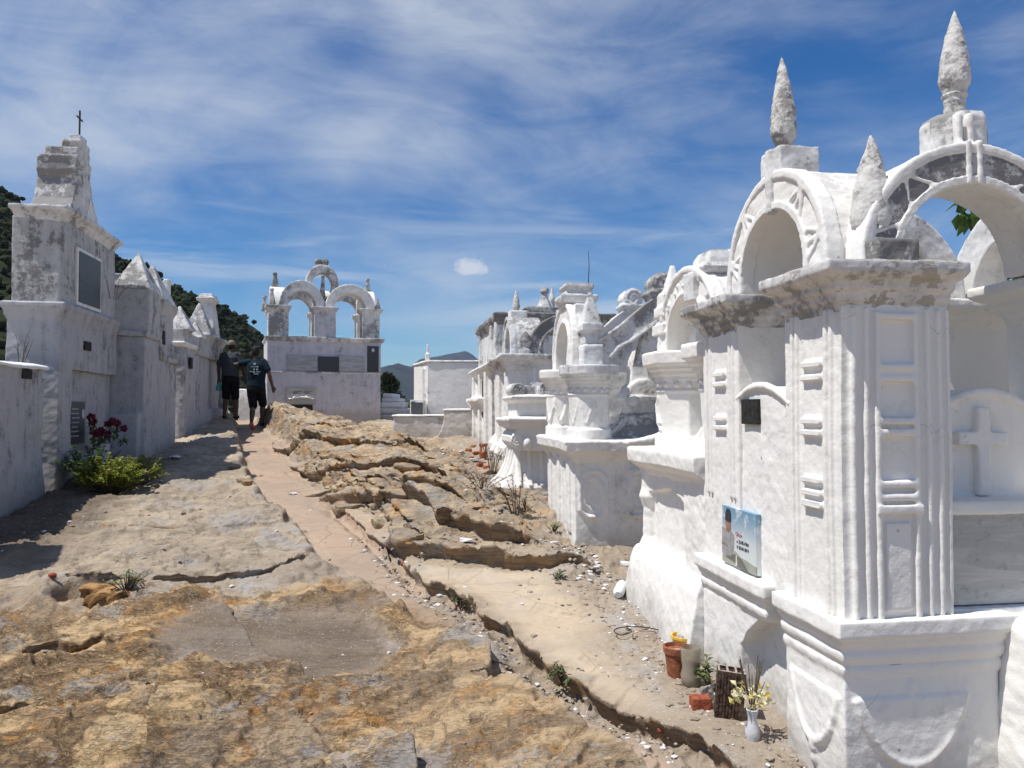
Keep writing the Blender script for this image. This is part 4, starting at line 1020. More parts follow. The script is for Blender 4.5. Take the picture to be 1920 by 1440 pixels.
def tall_tomb():
    t = thing('mausoleum', 'tall flat-topped mausoleum with blackened parapet behind the pilastered tomb', 'tomb', FR, (0, 9.3))
    b = B(); b.box(.02, 1.8, 9.32, 12.0, .6, 2.98)
    for y in (9.32, 9.9, 11.6): b.box(-.03, .1, y, y + .22, 2.2, 2.95)
    b.done('body', M_STAIN, t, .018, .008, 5)
    b = B(); b.box(-.10, .15, 9.28, 12.0, .6, 2.24)
    for y in (9.5, 10.4, 11.4): b.box(-.17, .0, y, y + .20, .6, 2.16)
    b.mould(-.06, 1.0, 9.3, 12.0, [(2.10, .0), (2.14, .07), (2.2, .12), (2.27, .15), (2.29, .1)], (1, 0, 1, 0)); b.mould(-.06, .6, 10.2, 12.0, [(1.50, 0), (1.56, .09), (1.66, .12), (1.72, .18), (1.78, .18)], (1, 0, 1, 0)); b.done('lower_front', M_USED, t, .018, .010, 6)
    b = B(); b.mould(.02, 1.8, 9.32, 12.0, [(2.9, 0), (2.94, .03), (2.97, .03), (3.0, .07), (3.08, .08), (3.09, .05)]); b.done('parapet', M_GREY, t, .018, .012, 8)
    b = B(); b.xz([(.50, 3.08), (.50, 3.14), (.44, 3.19), (.52, 3.22), (1.1, 3.22), (1.16, 3.17), (1.1, 3.08)], 9.5, 10.6); b.done('slab', M_GREY, t, .016, .008, 8)
    b = B(); b.lathe(.86, 9.9, [(3.2, .15), (3.42, .055), (3.45, .05)], 6); b.ball((.86, 9.9, 3.52), .075); b.done('knob', M_STAIN, t, .012, .008, 10)
    b = B(); b.box(-.125, -.08, 10.1, 10.3, 1.45, 2.05); b.done('vent', M_HOLE, t)
    b = B(); b.lathe(1.02, 10.1, [(3.2, .06), (3.3, .05), (3.4, .06), (3.6, .012)], 10); b.done('spire', M_SPIRE, t, .011, .008, 14)
tall_tomb()
d = B(); p0 = Vector(FR.w(1.54, 9.4) + (3.05,)); pts = [p0 + Vector((-.10 * u - .03 * math.sin(5 * u), 0, 1.05 * u)) for u in [i / 10 for i in range(11)]]
d.tube(pts, [.012 - .0008 * i for i in range(11)], 5); tag(d.done('dry_stalk', M_IRON, None), 'thin dark bare stalk standing up behind the blackened parapet', 'stalk')

# ================================================================== far end of the right row
def far_right():
    t = thing('box_tomb', 'plain white box tomb with small cross on its corner in front of the distant mountain', 'tomb', FW, (-1.82, 16.5), 1.1)
    b = B(); b.ring([[(-1.80, 16.5, z), (-.3, 16.62, z), (-.5, 18.3, z), (-2.30, 18.1, z)] for z in (.9, 2.58)]); b.box(-1.95, -1.7, 16.72, 17.9, .9, 2.46); b.done('body', M_USED, t, .02, .004, 4)
    b = B(); b.ring([[(-1.83, 16.47, z), (-.28, 16.6, z), (-.48, 18.3, z), (-2.33, 18.1, z)] for z in (2.585, 2.63)]); b.done('coping', M_CLEAN, t, .018, .008, 6)
    b = B(); b.box(-1.86, -1.76, 16.52, 16.62, 2.6, 2.78); b.box(-1.835, -1.79, 16.55, 16.59, 2.7, 2.98); b.done('corner_cross', M_CLEAN, t, .014, .005)
    b = B(); b.box(-1.965, -1.94, 16.9, 17.3, 1.9, 2.2); b.done('vent', M_HOLE, t)
    b = B(); b.box(-2.15, -1.85, 16.3, 16.6, .9, 1.78); b.done('side_block', M_USED, t, .02, .008)
    b = B(); b.box(-2.12, -2.04, 16.27, 16.31, 1.5, 1.74); b.done('vent', M_HOLE, t)
    t = thing('planter_box', 'dark grey square planter beside the plain white box tomb', 'planter', FW, (-1.93, 15.75), 1.2)
    b = B(); b.lathe(-1.93, 15.75, [(1.45, .15), (1.70, .165), (1.72, .165)], 4, R(45)); b.done('body', M_PANEL, t, None)
    b = B(); b.box(-2.06, -1.80, 15.62, 15.88, 1.25, 1.45); b.done('stand', M_USED, t, None)
    t = thing('low_wall_tomb', 'low white tomb with black spattered front and flat top right of the closing tomb', 'tomb', FW, (-2.38, 15.0))
    b = B(); b.ring([[(-2.30 - e, 15.0 - e, z), (-1.15, 15.05 - e, z), (-1.2, 16.2, z), (-2.36 - e, 16.2, z)] for z, e in ((.7, .06), (1.0, .03), (1.44, 0))]); b.done('body', M_DUST, t, .02, .012, 5)
    b = B(); b.ring([[(-2.33, 14.97, z), (-1.13, 15.02, z), (-1.18, 16.22, z), (-2.39, 16.22, z)] for z in (1.442, 1.475)]); b.done('coping', M_CLEAN, t, .016, .008)
    t = thing('low_wall_tomb', 'squat white tomb with curved flaring side and flat sunlit top', 'tomb', FW, (-1.26, 14.3))
    b = B(); b.xz([(-1.50, .85), (-1.40, 1.05), (-1.31, 1.2), (-1.27, 1.38), (-1.26, 1.54), (-.35, 1.56), (-.35, .8)], 14.3, 15.0); b.done('body', M_DUST, t, .018, .010, 5)
    b = B(); b.box(-1.28, -.35, 14.28, 15.0, 1.545, 1.585); b.done('coping', M_CLEAN, t, .016, .008)
    # stepped graves in the gap beside the closing tomb
    t = thing('stepped_grave', 'small white grave of stacked steps just beyond the closing tomb', 'grave', FW, (-3.05, 19.3), 1.0)
    for k, (w_, z0, z1) in enumerate(((.75, .6, 1.45), (.62, 1.45, 1.60), (.48, 1.60, 1.76), (.40, 1.76, 1.86), (.26, 1.86, 1.98))):
        b = B(); b.box(-3.3, -3.3 + w_, 19.2 + .12 * k, 21, z0, z1); b.done('step', M_CLEAN, t, .022, .008)
    for k, (x, y, z, lab) in enumerate(((-8.0, 24.0, 2.55, 'small far white tomb glimpsed between the two walkers'),)):
        t = thing('far_tomb', lab, 'tomb', FW, (x, y), 1.1)
        b = B(); b.box(x - .5, x + .5, y, y + 1, .9, z - .35); b.box(x - .15, x + .3, y + .1, y + .6, z - .4, z); b.done('body', M_CLEAN, t, .03, .01)
far_right()

# ================================================================== tomb closing the path
def closing_tomb():
    t = thing('arcade_tomb', 'large white tomb closing the path, arcade on top under a horseshoe arch', 'tomb', FC, (0, 0), 1.0)
    b = B(); b.box(.02, 2.64, .02, 1.7, .4, 3.26); b.box(0, 2.66, 0, 1.72, .4, 2.46); b.box(2.28, 2.67, -.015, .1, .4, 3.26); b.box(-.01, .06, -.01, 1.7, .4, 3.25)
    b.box(.4, 2.62, -.012, .1, .4, 1.70)
    b.done('body', M_LILAC, t, .024, .008, 4)
    b = B(); b.mould(.01, 2.65, .01, 1.7, [(3.19, 0), (3.21, .03), (3.24, .035), (3.27, .06), (3.305, .06)]); b.mould(2.26, 2.68, 0, .5, [(3.19, 0), (3.21, .04), (3.24, .05), (3.27, .075), (3.312, .075)]); b.done('cornice', M_STAIN, t, .020, .009, 7)
    b = B(); b.mould(.0, 2.66, .0, 1.7, [(2.43, 0), (2.44, .03), (2.47, .03), (2.48, .01)]); b.done('string_course', M_STAIN, t, .016, .006, 7)
    for x0, x1, y0, y1, mat in ((.02, .48, .02, .44, M_STAIN), (1.06, 1.58, .02, .44, M_LILAC), (2.22, 2.64, .02, .44, M_STAIN), (.06, .44, 1.28, 1.66, M_USED), (1.10, 1.5, 1.28, 1.66, M_USED), (2.26, 2.62, 1.28, 1.66, M_USED)):
        b = B(); b.box(x0, x1, y0, y1, 3.28, 3.95); b.mould(x0, x1, y0, y1, [(3.90, -.01), (3.93, .03), (3.97, .035), (3.985, .065), (4.04, .07)]); b.done('pier', mat, t, .022, .008, 6)
    def arch(ax, c, d0, d1, ri, ro, z0, sq, mat):
        b = B(); b.arc(c, z0, ri, ro, d0, d1, ax, 0, sq=sq); b.done('arch', mat, t, .020, .008, 7)
    arch('y', .78, .04, .50, .32, .53, 4.03, 1.20, M_STAIN); arch('y', 1.93, .04, .50, .37, .60, 4.03, 1.0, M_USED)
    arch('y', .78, 1.3, 1.62, .33, .48, 4.03, 1.15, M_STAIN); arch('y', 1.93, 1.3, 1.62, .38, .54, 4.03, 1.0, M_STAIN)
    for x in (.08, 2.26): arch('x', .86, x, x + .34, .40, .56, 4.03, 1.0, M_USED)
    arch('x', .86, 1.16, 1.5, .40, .56, 4.03, .9, M_USED)
    b = B(); b.arc(1.26, 4.58, .235, .395, .08, .42, 'y', .0, sq=1.28); b.xz([(.88, 4.45), (.875, 4.62), (1.02, 4.62), (1.06, 4.4)], .12, .34); b.xz([(1.64, 4.45), (1.645, 4.62), (1.50, 4.62), (1.46, 4.4)], .12, .34)
    b.done('horseshoe_arch', M_STAIN, t, .018, .008, 8)
    for x in (1.175, 1.335):
        b = B(); b.ball((x, .24, 5.16), .095, .95); b.box(x - .06, x + .06, .17, .32, 4.93, 5.12); b.done('ball', M_GREY, t, .014, .008, 9)
    for x, y, z0, h, r, rb in ((.20, .80, 4.52, .42, .14, .06), (2.46, .78, 4.50, .42, .12, .06), (1.28, .2, 4.06, .80, .13, .05), (.10, .16, 4.04, .42, .12, .055), (2.60, .16, 4.04, .30, .11, .03), (-.02, 1.4, 4.04, .40, .11, .06), (1.05, 1.0, 4.5, .35, .12, .06)):
        b = B(); cone_ball(b, x, y, z0, h, r, rb); b.done('pinnacle', M_GREY, t, .014, .008, 10)
    F = -.006
    b = B(); b.box(.45, 1.15, F - .01, .06, 2.485, 2.86); b.done('marble_slab', M_MARBLE, t, None)
    b = B(); b.box(1.66, 2.25, F - .01, .06, 2.485, 2.86); b.done('marble_slab', M_MARBLE, t, None)
    b = B(); b.box(1.165, 1.645, F - .02, .06, 2.487, 2.84); b.done('black_plaque', M_GRANITE, t, None)
    b = B(); b.box(2.33, 2.61, -.04, .06, 2.485, 3.12); pq = b.done('black_plaque', M_GRANITE, t, None, label='tall black plaque with oval portrait')
    b = B(); b.arc(2.47, 3.02, .002, .036, -.046, -.03, 'y', a0=0, a1=359, sq=1.3); b.done('portrait', M_CERAMIC, t, sub=pq)
    b = B(); b.box(.44, 1.12, -.03, .06, 1.70, 2.10); pq = b.done('marble_plaque', M_MARBLE2, t, None)
    b = B()
    for k, (z, l) in enumerate(((2.0, .18), (1.97, .10), (1.94, .15))): b.box(.60, .60 + l, -.034, -.02, z, z + .010); b.box(.86, .86 + l, -.034, -.02, z, z + .010)
    b.box(.60, .87, -.033, -.02, 1.983, 1.987); b.box(.60, .605, -.033, -.02, 1.93, 2.01); b.box(.86, .865, -.033, -.02, 1.93, 2.01); b.done('inscription', M_INK, t, sub=pq)
    b = B(); b.box(.56, 1.04, -.05, .06, 1.52, 1.68); b.done('vent', M_HOLE, t, None)
    f = B()
    for k in range(22): f.ball((.50 + .026 * k + RNG.normal(0, .01), -.10 + RNG.normal(0, .03), 1.87 + RNG.normal(0, .02) - .0004 * (k - 11) ** 2), .022, .7, 6)
    f.tube([(.50 + .026 * k, -.10, 1.865 - .0004 * (k - 11) ** 2) for k in range(22)], .016, 5); f.done('flower_strip', M_PAPER, t, .012, .006, 20)
closing_tomb()

# ================================================================== left row
def text_lines(b, x, y0, y1, z0, z1, n, thick=.003):
    for k in range(n):
        z = z1 - (k + .5) * (z1 - z0) / n; l = RNG.uniform(.55, 1) * (y1 - y0); a = y0 + RNG.uniform(0, .15) * (y1 - y0)
        y = a
        while y < min(a + l, y1):
            q = RNG.uniform(.03, .09); b.box(x, x + thick, y, min(y + q, y1), z - .008, z + .008); y += q + .018

def left_row():
    t = thing('low_tomb', 'low grimy white tomb nearest on the left, out of view but for its shadow', 'tomb', FL, (-.5, -5.0))
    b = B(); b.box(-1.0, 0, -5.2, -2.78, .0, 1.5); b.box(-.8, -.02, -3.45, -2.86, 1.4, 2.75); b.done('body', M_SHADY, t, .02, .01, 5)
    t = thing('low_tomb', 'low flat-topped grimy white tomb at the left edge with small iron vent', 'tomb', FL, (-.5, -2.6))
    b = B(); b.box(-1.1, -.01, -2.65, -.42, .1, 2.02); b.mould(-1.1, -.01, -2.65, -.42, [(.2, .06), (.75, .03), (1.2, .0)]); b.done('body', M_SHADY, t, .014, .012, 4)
    b = B(); b.xz([(-1.14, 2.0), (-1.14, 2.03), (-.6, 2.08), (-.1, 2.075), (.03, 2.04), (.035, 2.005)], -2.7, -.36); b.done('top', M_USED, t, .013, .010, 6)
    b = B(); b.box(-.03, .012, -.95, -.74, 1.90, 2.005); b.done('vent', M_HOLE, t, None)

    t = thing('chapel_tomb', 'tall grimy white tomb with dark panel, stepped curved roof and iron cross', 'tomb', FL, (-.28, 0))
    b = B(); b.box(-.56, -.09, 0, 1.95, .2, 2.76); b.box(-.2, -.005, 0, 1.95, 2.05, 2.76); b.box(-.2, 0, 0, .36, .2, 2.5)
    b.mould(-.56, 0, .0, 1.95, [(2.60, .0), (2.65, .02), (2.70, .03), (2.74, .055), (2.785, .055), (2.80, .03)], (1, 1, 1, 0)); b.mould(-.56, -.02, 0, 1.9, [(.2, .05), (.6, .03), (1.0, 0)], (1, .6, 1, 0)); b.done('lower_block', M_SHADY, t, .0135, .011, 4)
    b = B(); b.box(-.53, -.02, .03, 1.86, 2.75, 3.78); b.done('upper_block', M_SHADYTOP, t, .013, .009, 5)
    b = B(); cornice(b, -.52, -.03, .04, 1.85, 3.90, .17, .95, (.45, 1, .9, 1)); b.done('cornice', M_STAIN, t, .0125, .009, 9)
    b = B(); b.yz([(.16, 3.88), (.30, 3.95), (.43, 4.10), (.51, 4.36), (.49, 4.40), (.47, 4.44), (.47, 4.60), (.50, 4.62), (.95, 4.62), (.93, 4.44), (1.0, 4.28), (1.10, 4.15), (1.22, 4.0), (1.38, 3.88)], -.47, -.03)
    b.box(-.45, -.02, .46, .96, 4.585, 4.625); b.box(-.40, -.03, .52, .92, 4.6, 4.74)
    b.box(-.25, -.02, .60, .90, 4.7, 4.86); b.box(-.23, -.03, .57, .92, 4.80, 4.85); b.box(-.18, -.05, .66, .86, 4.85, 4.94)
    b.done('roof', M_STAIN, t, .012, .010, 8)
    b = B(); b.yz([(.78, 3.93), (1.12, 3.93), (.93, 4.22)], -.05, -.024); b.done('gable_niche', M_SOFFIT, t)
    b = B(); b.box(-.02, .006, .44, 1.25, 2.83, 3.52); fr = b.done('panel_frame', M_USED, t, None)
    b = B(); b.box(-.015, .014, .49, 1.21, 2.87, 3.48); b.done('dark_panel', M_PANEL, t, None)
    b = B(); b.box(-.03, .012, .72, .93, 2.31, 2.42); b.done('vent', M_HOLE, t, None)
    b = B(); b.box(-.085, -.05, .44, .93, 1.17, 1.68); pq = b.done('black_plaque', M_GRANITE, t, None)
    b = B(); text_lines(b, -.05, .48, .74, 1.24, 1.62, 7); b.done('inscription', M_ENGRAVE, t, sub=pq)
    b = B(); b.arc(.86, 1.53, .002, .04, -.05, -.044, 'x', a0=0, a1=359, sq=1.5); b.done('portrait', M_CERAMIC, t, sub=pq)
    b = B(); b.tube([(-.11, .76, 4.92), (-.11, .76, 5.27)], .011, 6); b.tube([(-.11, .67, 5.17), (-.11, .85, 5.17)], .010, 6); b.done('iron_cross', M_IRON, t)

    t = thing('buttress_tomb', 'grimy white block tomb projecting into the path below the twin pyramids', 'tomb', FL, (0, 1.95))
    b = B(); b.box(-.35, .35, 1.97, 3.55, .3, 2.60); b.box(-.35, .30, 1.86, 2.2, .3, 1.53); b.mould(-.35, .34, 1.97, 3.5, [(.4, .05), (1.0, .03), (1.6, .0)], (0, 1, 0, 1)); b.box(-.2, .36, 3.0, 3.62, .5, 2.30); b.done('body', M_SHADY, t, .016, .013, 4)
    b = B(); b.ring([[(-.4, 1.94, z), (.38, 1.94, z), (.40, 2.6, z - .02), (-.4, 2.6, z - .02)] for z in (2.60, 2.68)]); b.ring([[(-.2, 3.0, z), (.41, 3.0, z), (.41, 3.68, z), (-.2, 3.68, z)] for z in (2.29, 2.38)]); b.done('coping', M_SHADYTOP, t, .015, .012, 6)
    b = B(); b.box(-.08, .39, 2.0, 2.60, 2.62, 3.28); b.done('near_cube', M_SHADYTOP, t, .014, .010, 6)
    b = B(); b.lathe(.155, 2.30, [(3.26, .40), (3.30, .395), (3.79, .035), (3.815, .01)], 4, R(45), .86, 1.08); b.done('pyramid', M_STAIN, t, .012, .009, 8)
    b = B(); b.box(-.05, .34, 2.62, 3.5, 2.30, 3.12); b.mould(-.05, .34, 2.8, 3.5, [(3.0, 0), (3.1, .05), (3.18, .07), (3.24, .04)]); b.box(.30, .385, 2.66, 3.0, 2.3, 2.98); b.done('far_cube', M_SHADYTOP, t, .015, .013, 6)
    b = B(); b.lathe(.15, 3.02, [(3.2, .44), (3.24, .43), (3.74, .06), (3.77, .02)], 4, R(45), .8, 1.0); b.done('pyramid', M_STAIN, t, .012, .009, 8)
    b = B(); b.xz([(.14, 3.2), (.14, 3.54), (.20, 3.64), (.27, 3.64), (.27, 3.2)], 3.46, 3.60); b.done('fin', M_USED, t, .013, .008)
    b = B(); b.box(.375, .393, 2.72, 2.84, 2.55, 2.75); b.done('vent', M_HOLE, t, None)
    b = B(); b.xz([(-.62, 2.7), (-.62, 3.40), (-.45, 3.62), (-.25, 3.62), (-.12, 3.40), (-.12, 2.7)], 2.9, 3.2); b.done('rear_gable', M_STAIN, t, .016, .010)

    t = thing('pyramid_tomb', 'grimy white tomb with several small pyramids at the far end of the left row', 'tomb', FL, (-.1, 4.6))
    b = B(); b.box(-.6, .24, 4.6, 5.5, .5, 2.70); b.box(-.6, .17, 5.5, 7.0, .5, 2.62); b.box(-.6, .08, 7.0, 8.6, .6, 2.75); b.box(.0, .27, 4.58, 4.75, .5, 2.6); b.mould(-.6, .15, 4.6, 8.6, [(.6, .10), (1.3, .06), (1.6, .02)], (0, 1, 1, 1)); b.done('body', M_SHADY, t, .019, .014, 4)
    b = B(); b.mould(-.6, .24, 4.58, 5.5, [(2.66, 0), (2.69, .04), (2.74, .045), (2.75, .03)]); b.done('coping', M_USED, t, .015, .010, 6)
    b = B(); b.box(.0, .24, 4.66, 5.3, 2.72, 2.99); b.box(.0, .22, 5.3, 6.8, 2.6, 2.95); b.mould(-.05, .20, 6.6, 8.3, [(2.6, 0), (2.9, .0), (3.0, .05), (3.05, .09), (3.1, .05)]); b.done('upper_block', M_SHADYTOP, t, .017, .012, 6)
    for x, y, z0, z1, r in ((.08, 5.0, 2.97, 3.40, .27), (.10, 6.1, 2.93, 3.26, .20), (.0, 6.9, 3.06, 3.72, .32)):
        b = B(); b.lathe(x, y, [(z0, r * 1.2), (z0 + .03, r * 1.18), (z1, .02)], 4, R(45)); b.done('pyramid', M_STAIN, t, .013, .009, 8)
    b = B(); b.ring([[(-.18 - e, 7.6 - e, z), (.14 + e, 7.6 - e, z), (.14 + e, 8.1 + e, z), (-.18 - e, 8.1 + e, z)] for z, e in ((3.05, .04), (3.4, .0), (3.85, -.05), (3.87, .02), (3.93, .03), (3.95, -.02), (4.02, -.03))]); b.done('top_block', M_STAIN, t, .017, .010, 7)
    b = B(); b.box(.26, .285, 4.95, 5.12, 2.30, 2.50); b.done('vent', M_HOLE, t, None)
    b = B(); b.box(-.3, .16, 8.6, 9.2, .8, 2.6); b.done('end_block', M_SHADY, t, .02, .012)
left_row()

# ------------------------------------------------------------------ plants
class Leaves:
    def __init__(s): s.v, s.f = [], []
    def add(s, p, d, up, L, Wd, droop=.15):
        d = d.normalized(); sd = d.cross(up)
        if sd.length < 1e-3: sd = d.cross(Vector((1, 0, 0)))
        sd.normalize(); n = sd.cross(d).normalized(); k = len(s.v)
        m = p + d * L * .5 + n * L * .06; t = p + d * L - n * L * droop
        s.v += [p[:], (m + sd * Wd * .5 + n * Wd * .12)[:], m[:], (m - sd * Wd * .5 + n * Wd * .12)[:], t[:]]
        s.f += [(k, k + 1, k + 2), (k, k + 2, k + 3), (k + 1, k + 4, k + 2), (k + 2, k + 4, k + 3)]
    def done(s, name, mat, root=None):
        me = bpy.data.meshes.new(name); o_ = root.location if root else Vector()
        me.from_pydata([(a - o_.x, b - o_.y, c - o_.z) for a, b, c in s.v], [], s.f)
        return link(name, me, mat, root)
def rv(s=1.0): return Vector((RNG.normal(0, s), RNG.normal(0, s), RNG.normal(0, s)))

def plant(name, label, cat, base, stems, height, spread, leafL, leafW, whorl, mat, twigm=M_TWIG, group=None, flowers=None, lean=(0, 0), gap=.05, tw=.004):
    base = Vector(base); o = thing(name, label, cat, FW, (base.x, base.y), base.z, group)
    lv = Leaves(); tb = B(); tips = []
    for i in range(stems):
        a = RNG.uniform(0, 2 * math.pi); r = spread * math.sqrt(RNG.random()); h = height * RNG.uniform(.40, 1.0) * (1 - .35 * (r / spread) ** 2)
        p = base + Vector((.25 * r * math.cos(a), .25 * r * math.sin(a), 0)); q = base + Vector((r * math.cos(a) + lean[0] * h, r * math.sin(a) + lean[1] * h, h))
        m = p.lerp(q, .5) + Vector((0, 0, .15 * h)) + rv(.02 * height)
        pts = [p, m, q]; tb.tube(pts, [tw, tw * .8, tw * .4], 4)
        nW = max(2, int((q - p).length / gap))
        for k in range(nW):
            u = .42 + .58 * (k + 1) / nW; c = (p * (1 - u) ** 2 + m * 2 * u * (1 - u) + q * u * u)
            for w_ in range(whorl):
                b_ = 2 * math.pi * w_ / whorl + k * 1.1 + RNG.normal(0, .3); el = RNG.uniform(-.25, .9)
                d = Vector((math.cos(b_), math.sin(b_), el)); lv.add(c, d, Vector((0, 0, 1)), leafL * RNG.uniform(.6, 1.15), leafW * RNG.uniform(.8, 1.1))
        tips.append(q)
    tb.done('stems', twigm, o); lv.done('leaves', mat, o)
    if flowers:
        fm, nf, fs = flowers; fl = Leaves()
        for q in tips[:nf]:
            for k in range(5):
                a = 2 * math.pi * k / 5; fl.add(q + Vector((0, 0, .01)), Vector((math.cos(a), math.sin(a), .25)), Vector((0, 0, 1)), fs, fs * .9, 0)
        fl.done('blossoms', fm, o)
    return o

gb = lambda t, s: (lambda x, y: Vector((x, y, gz(x, y))))(*FL.w(t, s))
plant('flowering_bush', 'leafy green periwinkle bush with mauve blossoms growing at the foot of the tall tomb', 'bush', gb(.66, -.38), 130, .44, .40, .044, .028, 4, M_LEAF, gap=.036, flowers=(M_MAUVE, 3, .026))
plant('flowering_bush', 'low sprawling right end of the green bushes with one mauve blossom on the rock', 'bush', gb(.78, .15), 80, .36, .36, .042, .026, 4, M_LEAF, flowers=(M_MAUVE, 2, .026))
plant('dark_shrub', 'dark leafy shrub in the shade of the low flat-topped tomb', 'bush', gb(.26, .2), 50, .50, .40, .05, .026, 5, M_LEAFD)
plant('dry_weed', 'bare reddish dry weed sprouting from the roof of the low flat-topped tomb', 'weed', Vector(FL.w(-.25, -.40) + (2.05,)), 7, .55, .16, .03, .012, 2, M_DRY, gap=.09)
plant('dry_weed', 'thin dry stems hanging against the wall beside the dark slate panel', 'weed', Vector(FL.w(.06, 1.55) + (3.05,)), 6, .50, .26, .03, .015, 2, M_TWIG, gap=.10, tw=.003)
# roses in a pale paper-wrapped pot
def roses():
    c = gb(.16, .95); o = thing('rose_pot', 'bunch of crimson artificial roses in a pale pot before the black plaque', 'flowers', FW, (c.x, c.y), c.z)
    b = B(); b.lathe(c.x, c.y, [(c.z - .02, .06), (c.z + .16, .065), (c.z + .28, .085), (c.z + .285, .075), (c.z + .2, .065)], 12); b.done('pot', M_CERAMIC, o)
    fl = Leaves(); st = B(); lf = Leaves()
    for k in range(11):
        p = c + Vector((RNG.uniform(-.12, .10), RNG.uniform(-.35, .36), RNG.uniform(.36, .66))); st.tube([c + Vector((0, 0, .3)), p], .005, 4)
        fl = Leaves()
        for i in range(34):
            d = rv().normalized(); fl.add(p + d * .012, d + Vector((0, 0, .3)), rv().normalized(), .045, .045, .2)
        fl.done('rose', M_PINK, o)
        for i in range(12): d = rv(); lf.add(p - Vector((0, 0, RNG.uniform(.03, .2))), d, Vector((0, 0, 1)), .09, .04)
    lf.done('leaves', M_LEAFD, o); st.done('stems', M_TWIG, o)
roses()

# weeds on the rock
for px, py, st, h, sp, mt, lab in ((1058, 1296, 14, .11, .10, M_WEED, 'small green weed rooted in the crack below the smooth slab'),
                                 (862, 1142, 12, .09, .09, M_WEED, 'tiny green weed at the upper end of the long crack'),
                                 (1038, 1000, 10, .09, .06, M_WEED, 'green sprig at the foot of the panelled tomb'),
                                 (985, 962, 9, .16, .10, M_WEED, 'green leafy weed in front of the low plinth of the scroll-topped tomb'),
                                 (968, 968, 8, .42, .16, M_DRY, 'tall dry reddish weed standing before the plinth of the scroll-topped tomb'),
                                 (924, 890, 12, .50, .22, M_DRY, 'dry brown weeds beside the foot of the pilastered tomb'),
                                 (905, 915, 12, .22, .3, M_DRY, 'low dry weeds on the gravel left of the scroll-topped tomb'),
                                 (236, 1112, 16, .13, .14, M_WEED, 'small grey-green weed in the rocky hole'),
                                 (1045, 1086, 8, .05, .06, M_WEED, 'tiny green tuft at the edge of the smooth slab')):
    plant('weed', lab, 'weed', onground(px, py), st, h, sp, .035 if h < .3 else .04, .014, 3, mt, gap=.035)

# climbing creeper leaves seen behind the arches on the right, and the far tree
def crown(name, label, cat, base, hgt, blobs, leaf, n, mat, trunk=.08, lw=.5):
    base = Vector(base); o = thing(name, label, cat, FW, (base.x, base.y), base.z)
    b = B(); b.tube([base - Vector((0, 0, max(.3, base.z - gz(base.x, base.y) + .1))), base + Vector((.02, 0, hgt * .3)), base + Vector((-.05, .03, hgt * .62))], [trunk, trunk * .8, trunk * .5], 8)
    lv = Leaves()
    for c, r in blobs:
        c = base + Vector(c); b.tube([base + Vector((0, 0, hgt * .35)), base.lerp(c, .7) + rv(.02 * hgt), c], [trunk * .45, trunk * .3, trunk * .12], 6)
        for i in range(n):
            d = rv().normalized(); q = c + Vector((d.x * r, d.y * r, d.z * r * .85)) * RNG.uniform(.35, 1.08) ** .6
            lv.add(q, rv() + d * .8, rv().normalized(), leaf * RNG.uniform(.6, 1.2), leaf * lw)
    b.done('trunk', M_TWIG, o); lv.done('leaves', mat, o); return o
crown('broadleaf_tree', 'dark round-crowned tree against the blue mountain, right of the closing tomb', 'tree', (-14.5, 90, -.9), 7.5,
      [((0, 0, 4.2), 1.5), ((-.8, .3, 3.2), 1.2), ((.9, -.2, 3.2), 1.2), ((.3, .2, 5.2), 1.0), ((-.4, 0, 2.0), 1.2), ((.6, 0, 1.9), 1.2), ((0, 0, 6.0), .7)], .34, 520, M_SCRUB, .22, .6)
for k, (x, y, z0, r, lab) in enumerate(((-12.6, 78, .1, 1.5, 'low green bushes below the dark round tree'), (-10.6, 74, -.1, 1.5, 'light green bush beside the plain white box tomb'), (-14.2, 80, -.3, 1.6, 'green bush partly hidden by the stepped grave'))):
    crown('green_bush', lab, 'bush', (x, y, z0), 2.6, [((0, 0, 1.4), r), ((-.9, 0, 1.0), r * .8), ((.9, .2, .9), r * .8)], .30, 420, M_LEAFD, .1, .6)
bx = (2.68, 4.25)
crown('leafy_shrub', 'green broad-leaved shrub rising behind the right-hand arches', 'shrub', (bx[0], bx[1], .3), 2.2,
      [((.06, 0, 2.08), .18), ((.2, .05, 1.9), .2), ((.3, 0, 2.1), .2), ((-.14, .0, 2.40), .06)], .125, 26, M_LEAFD, .03, .45)

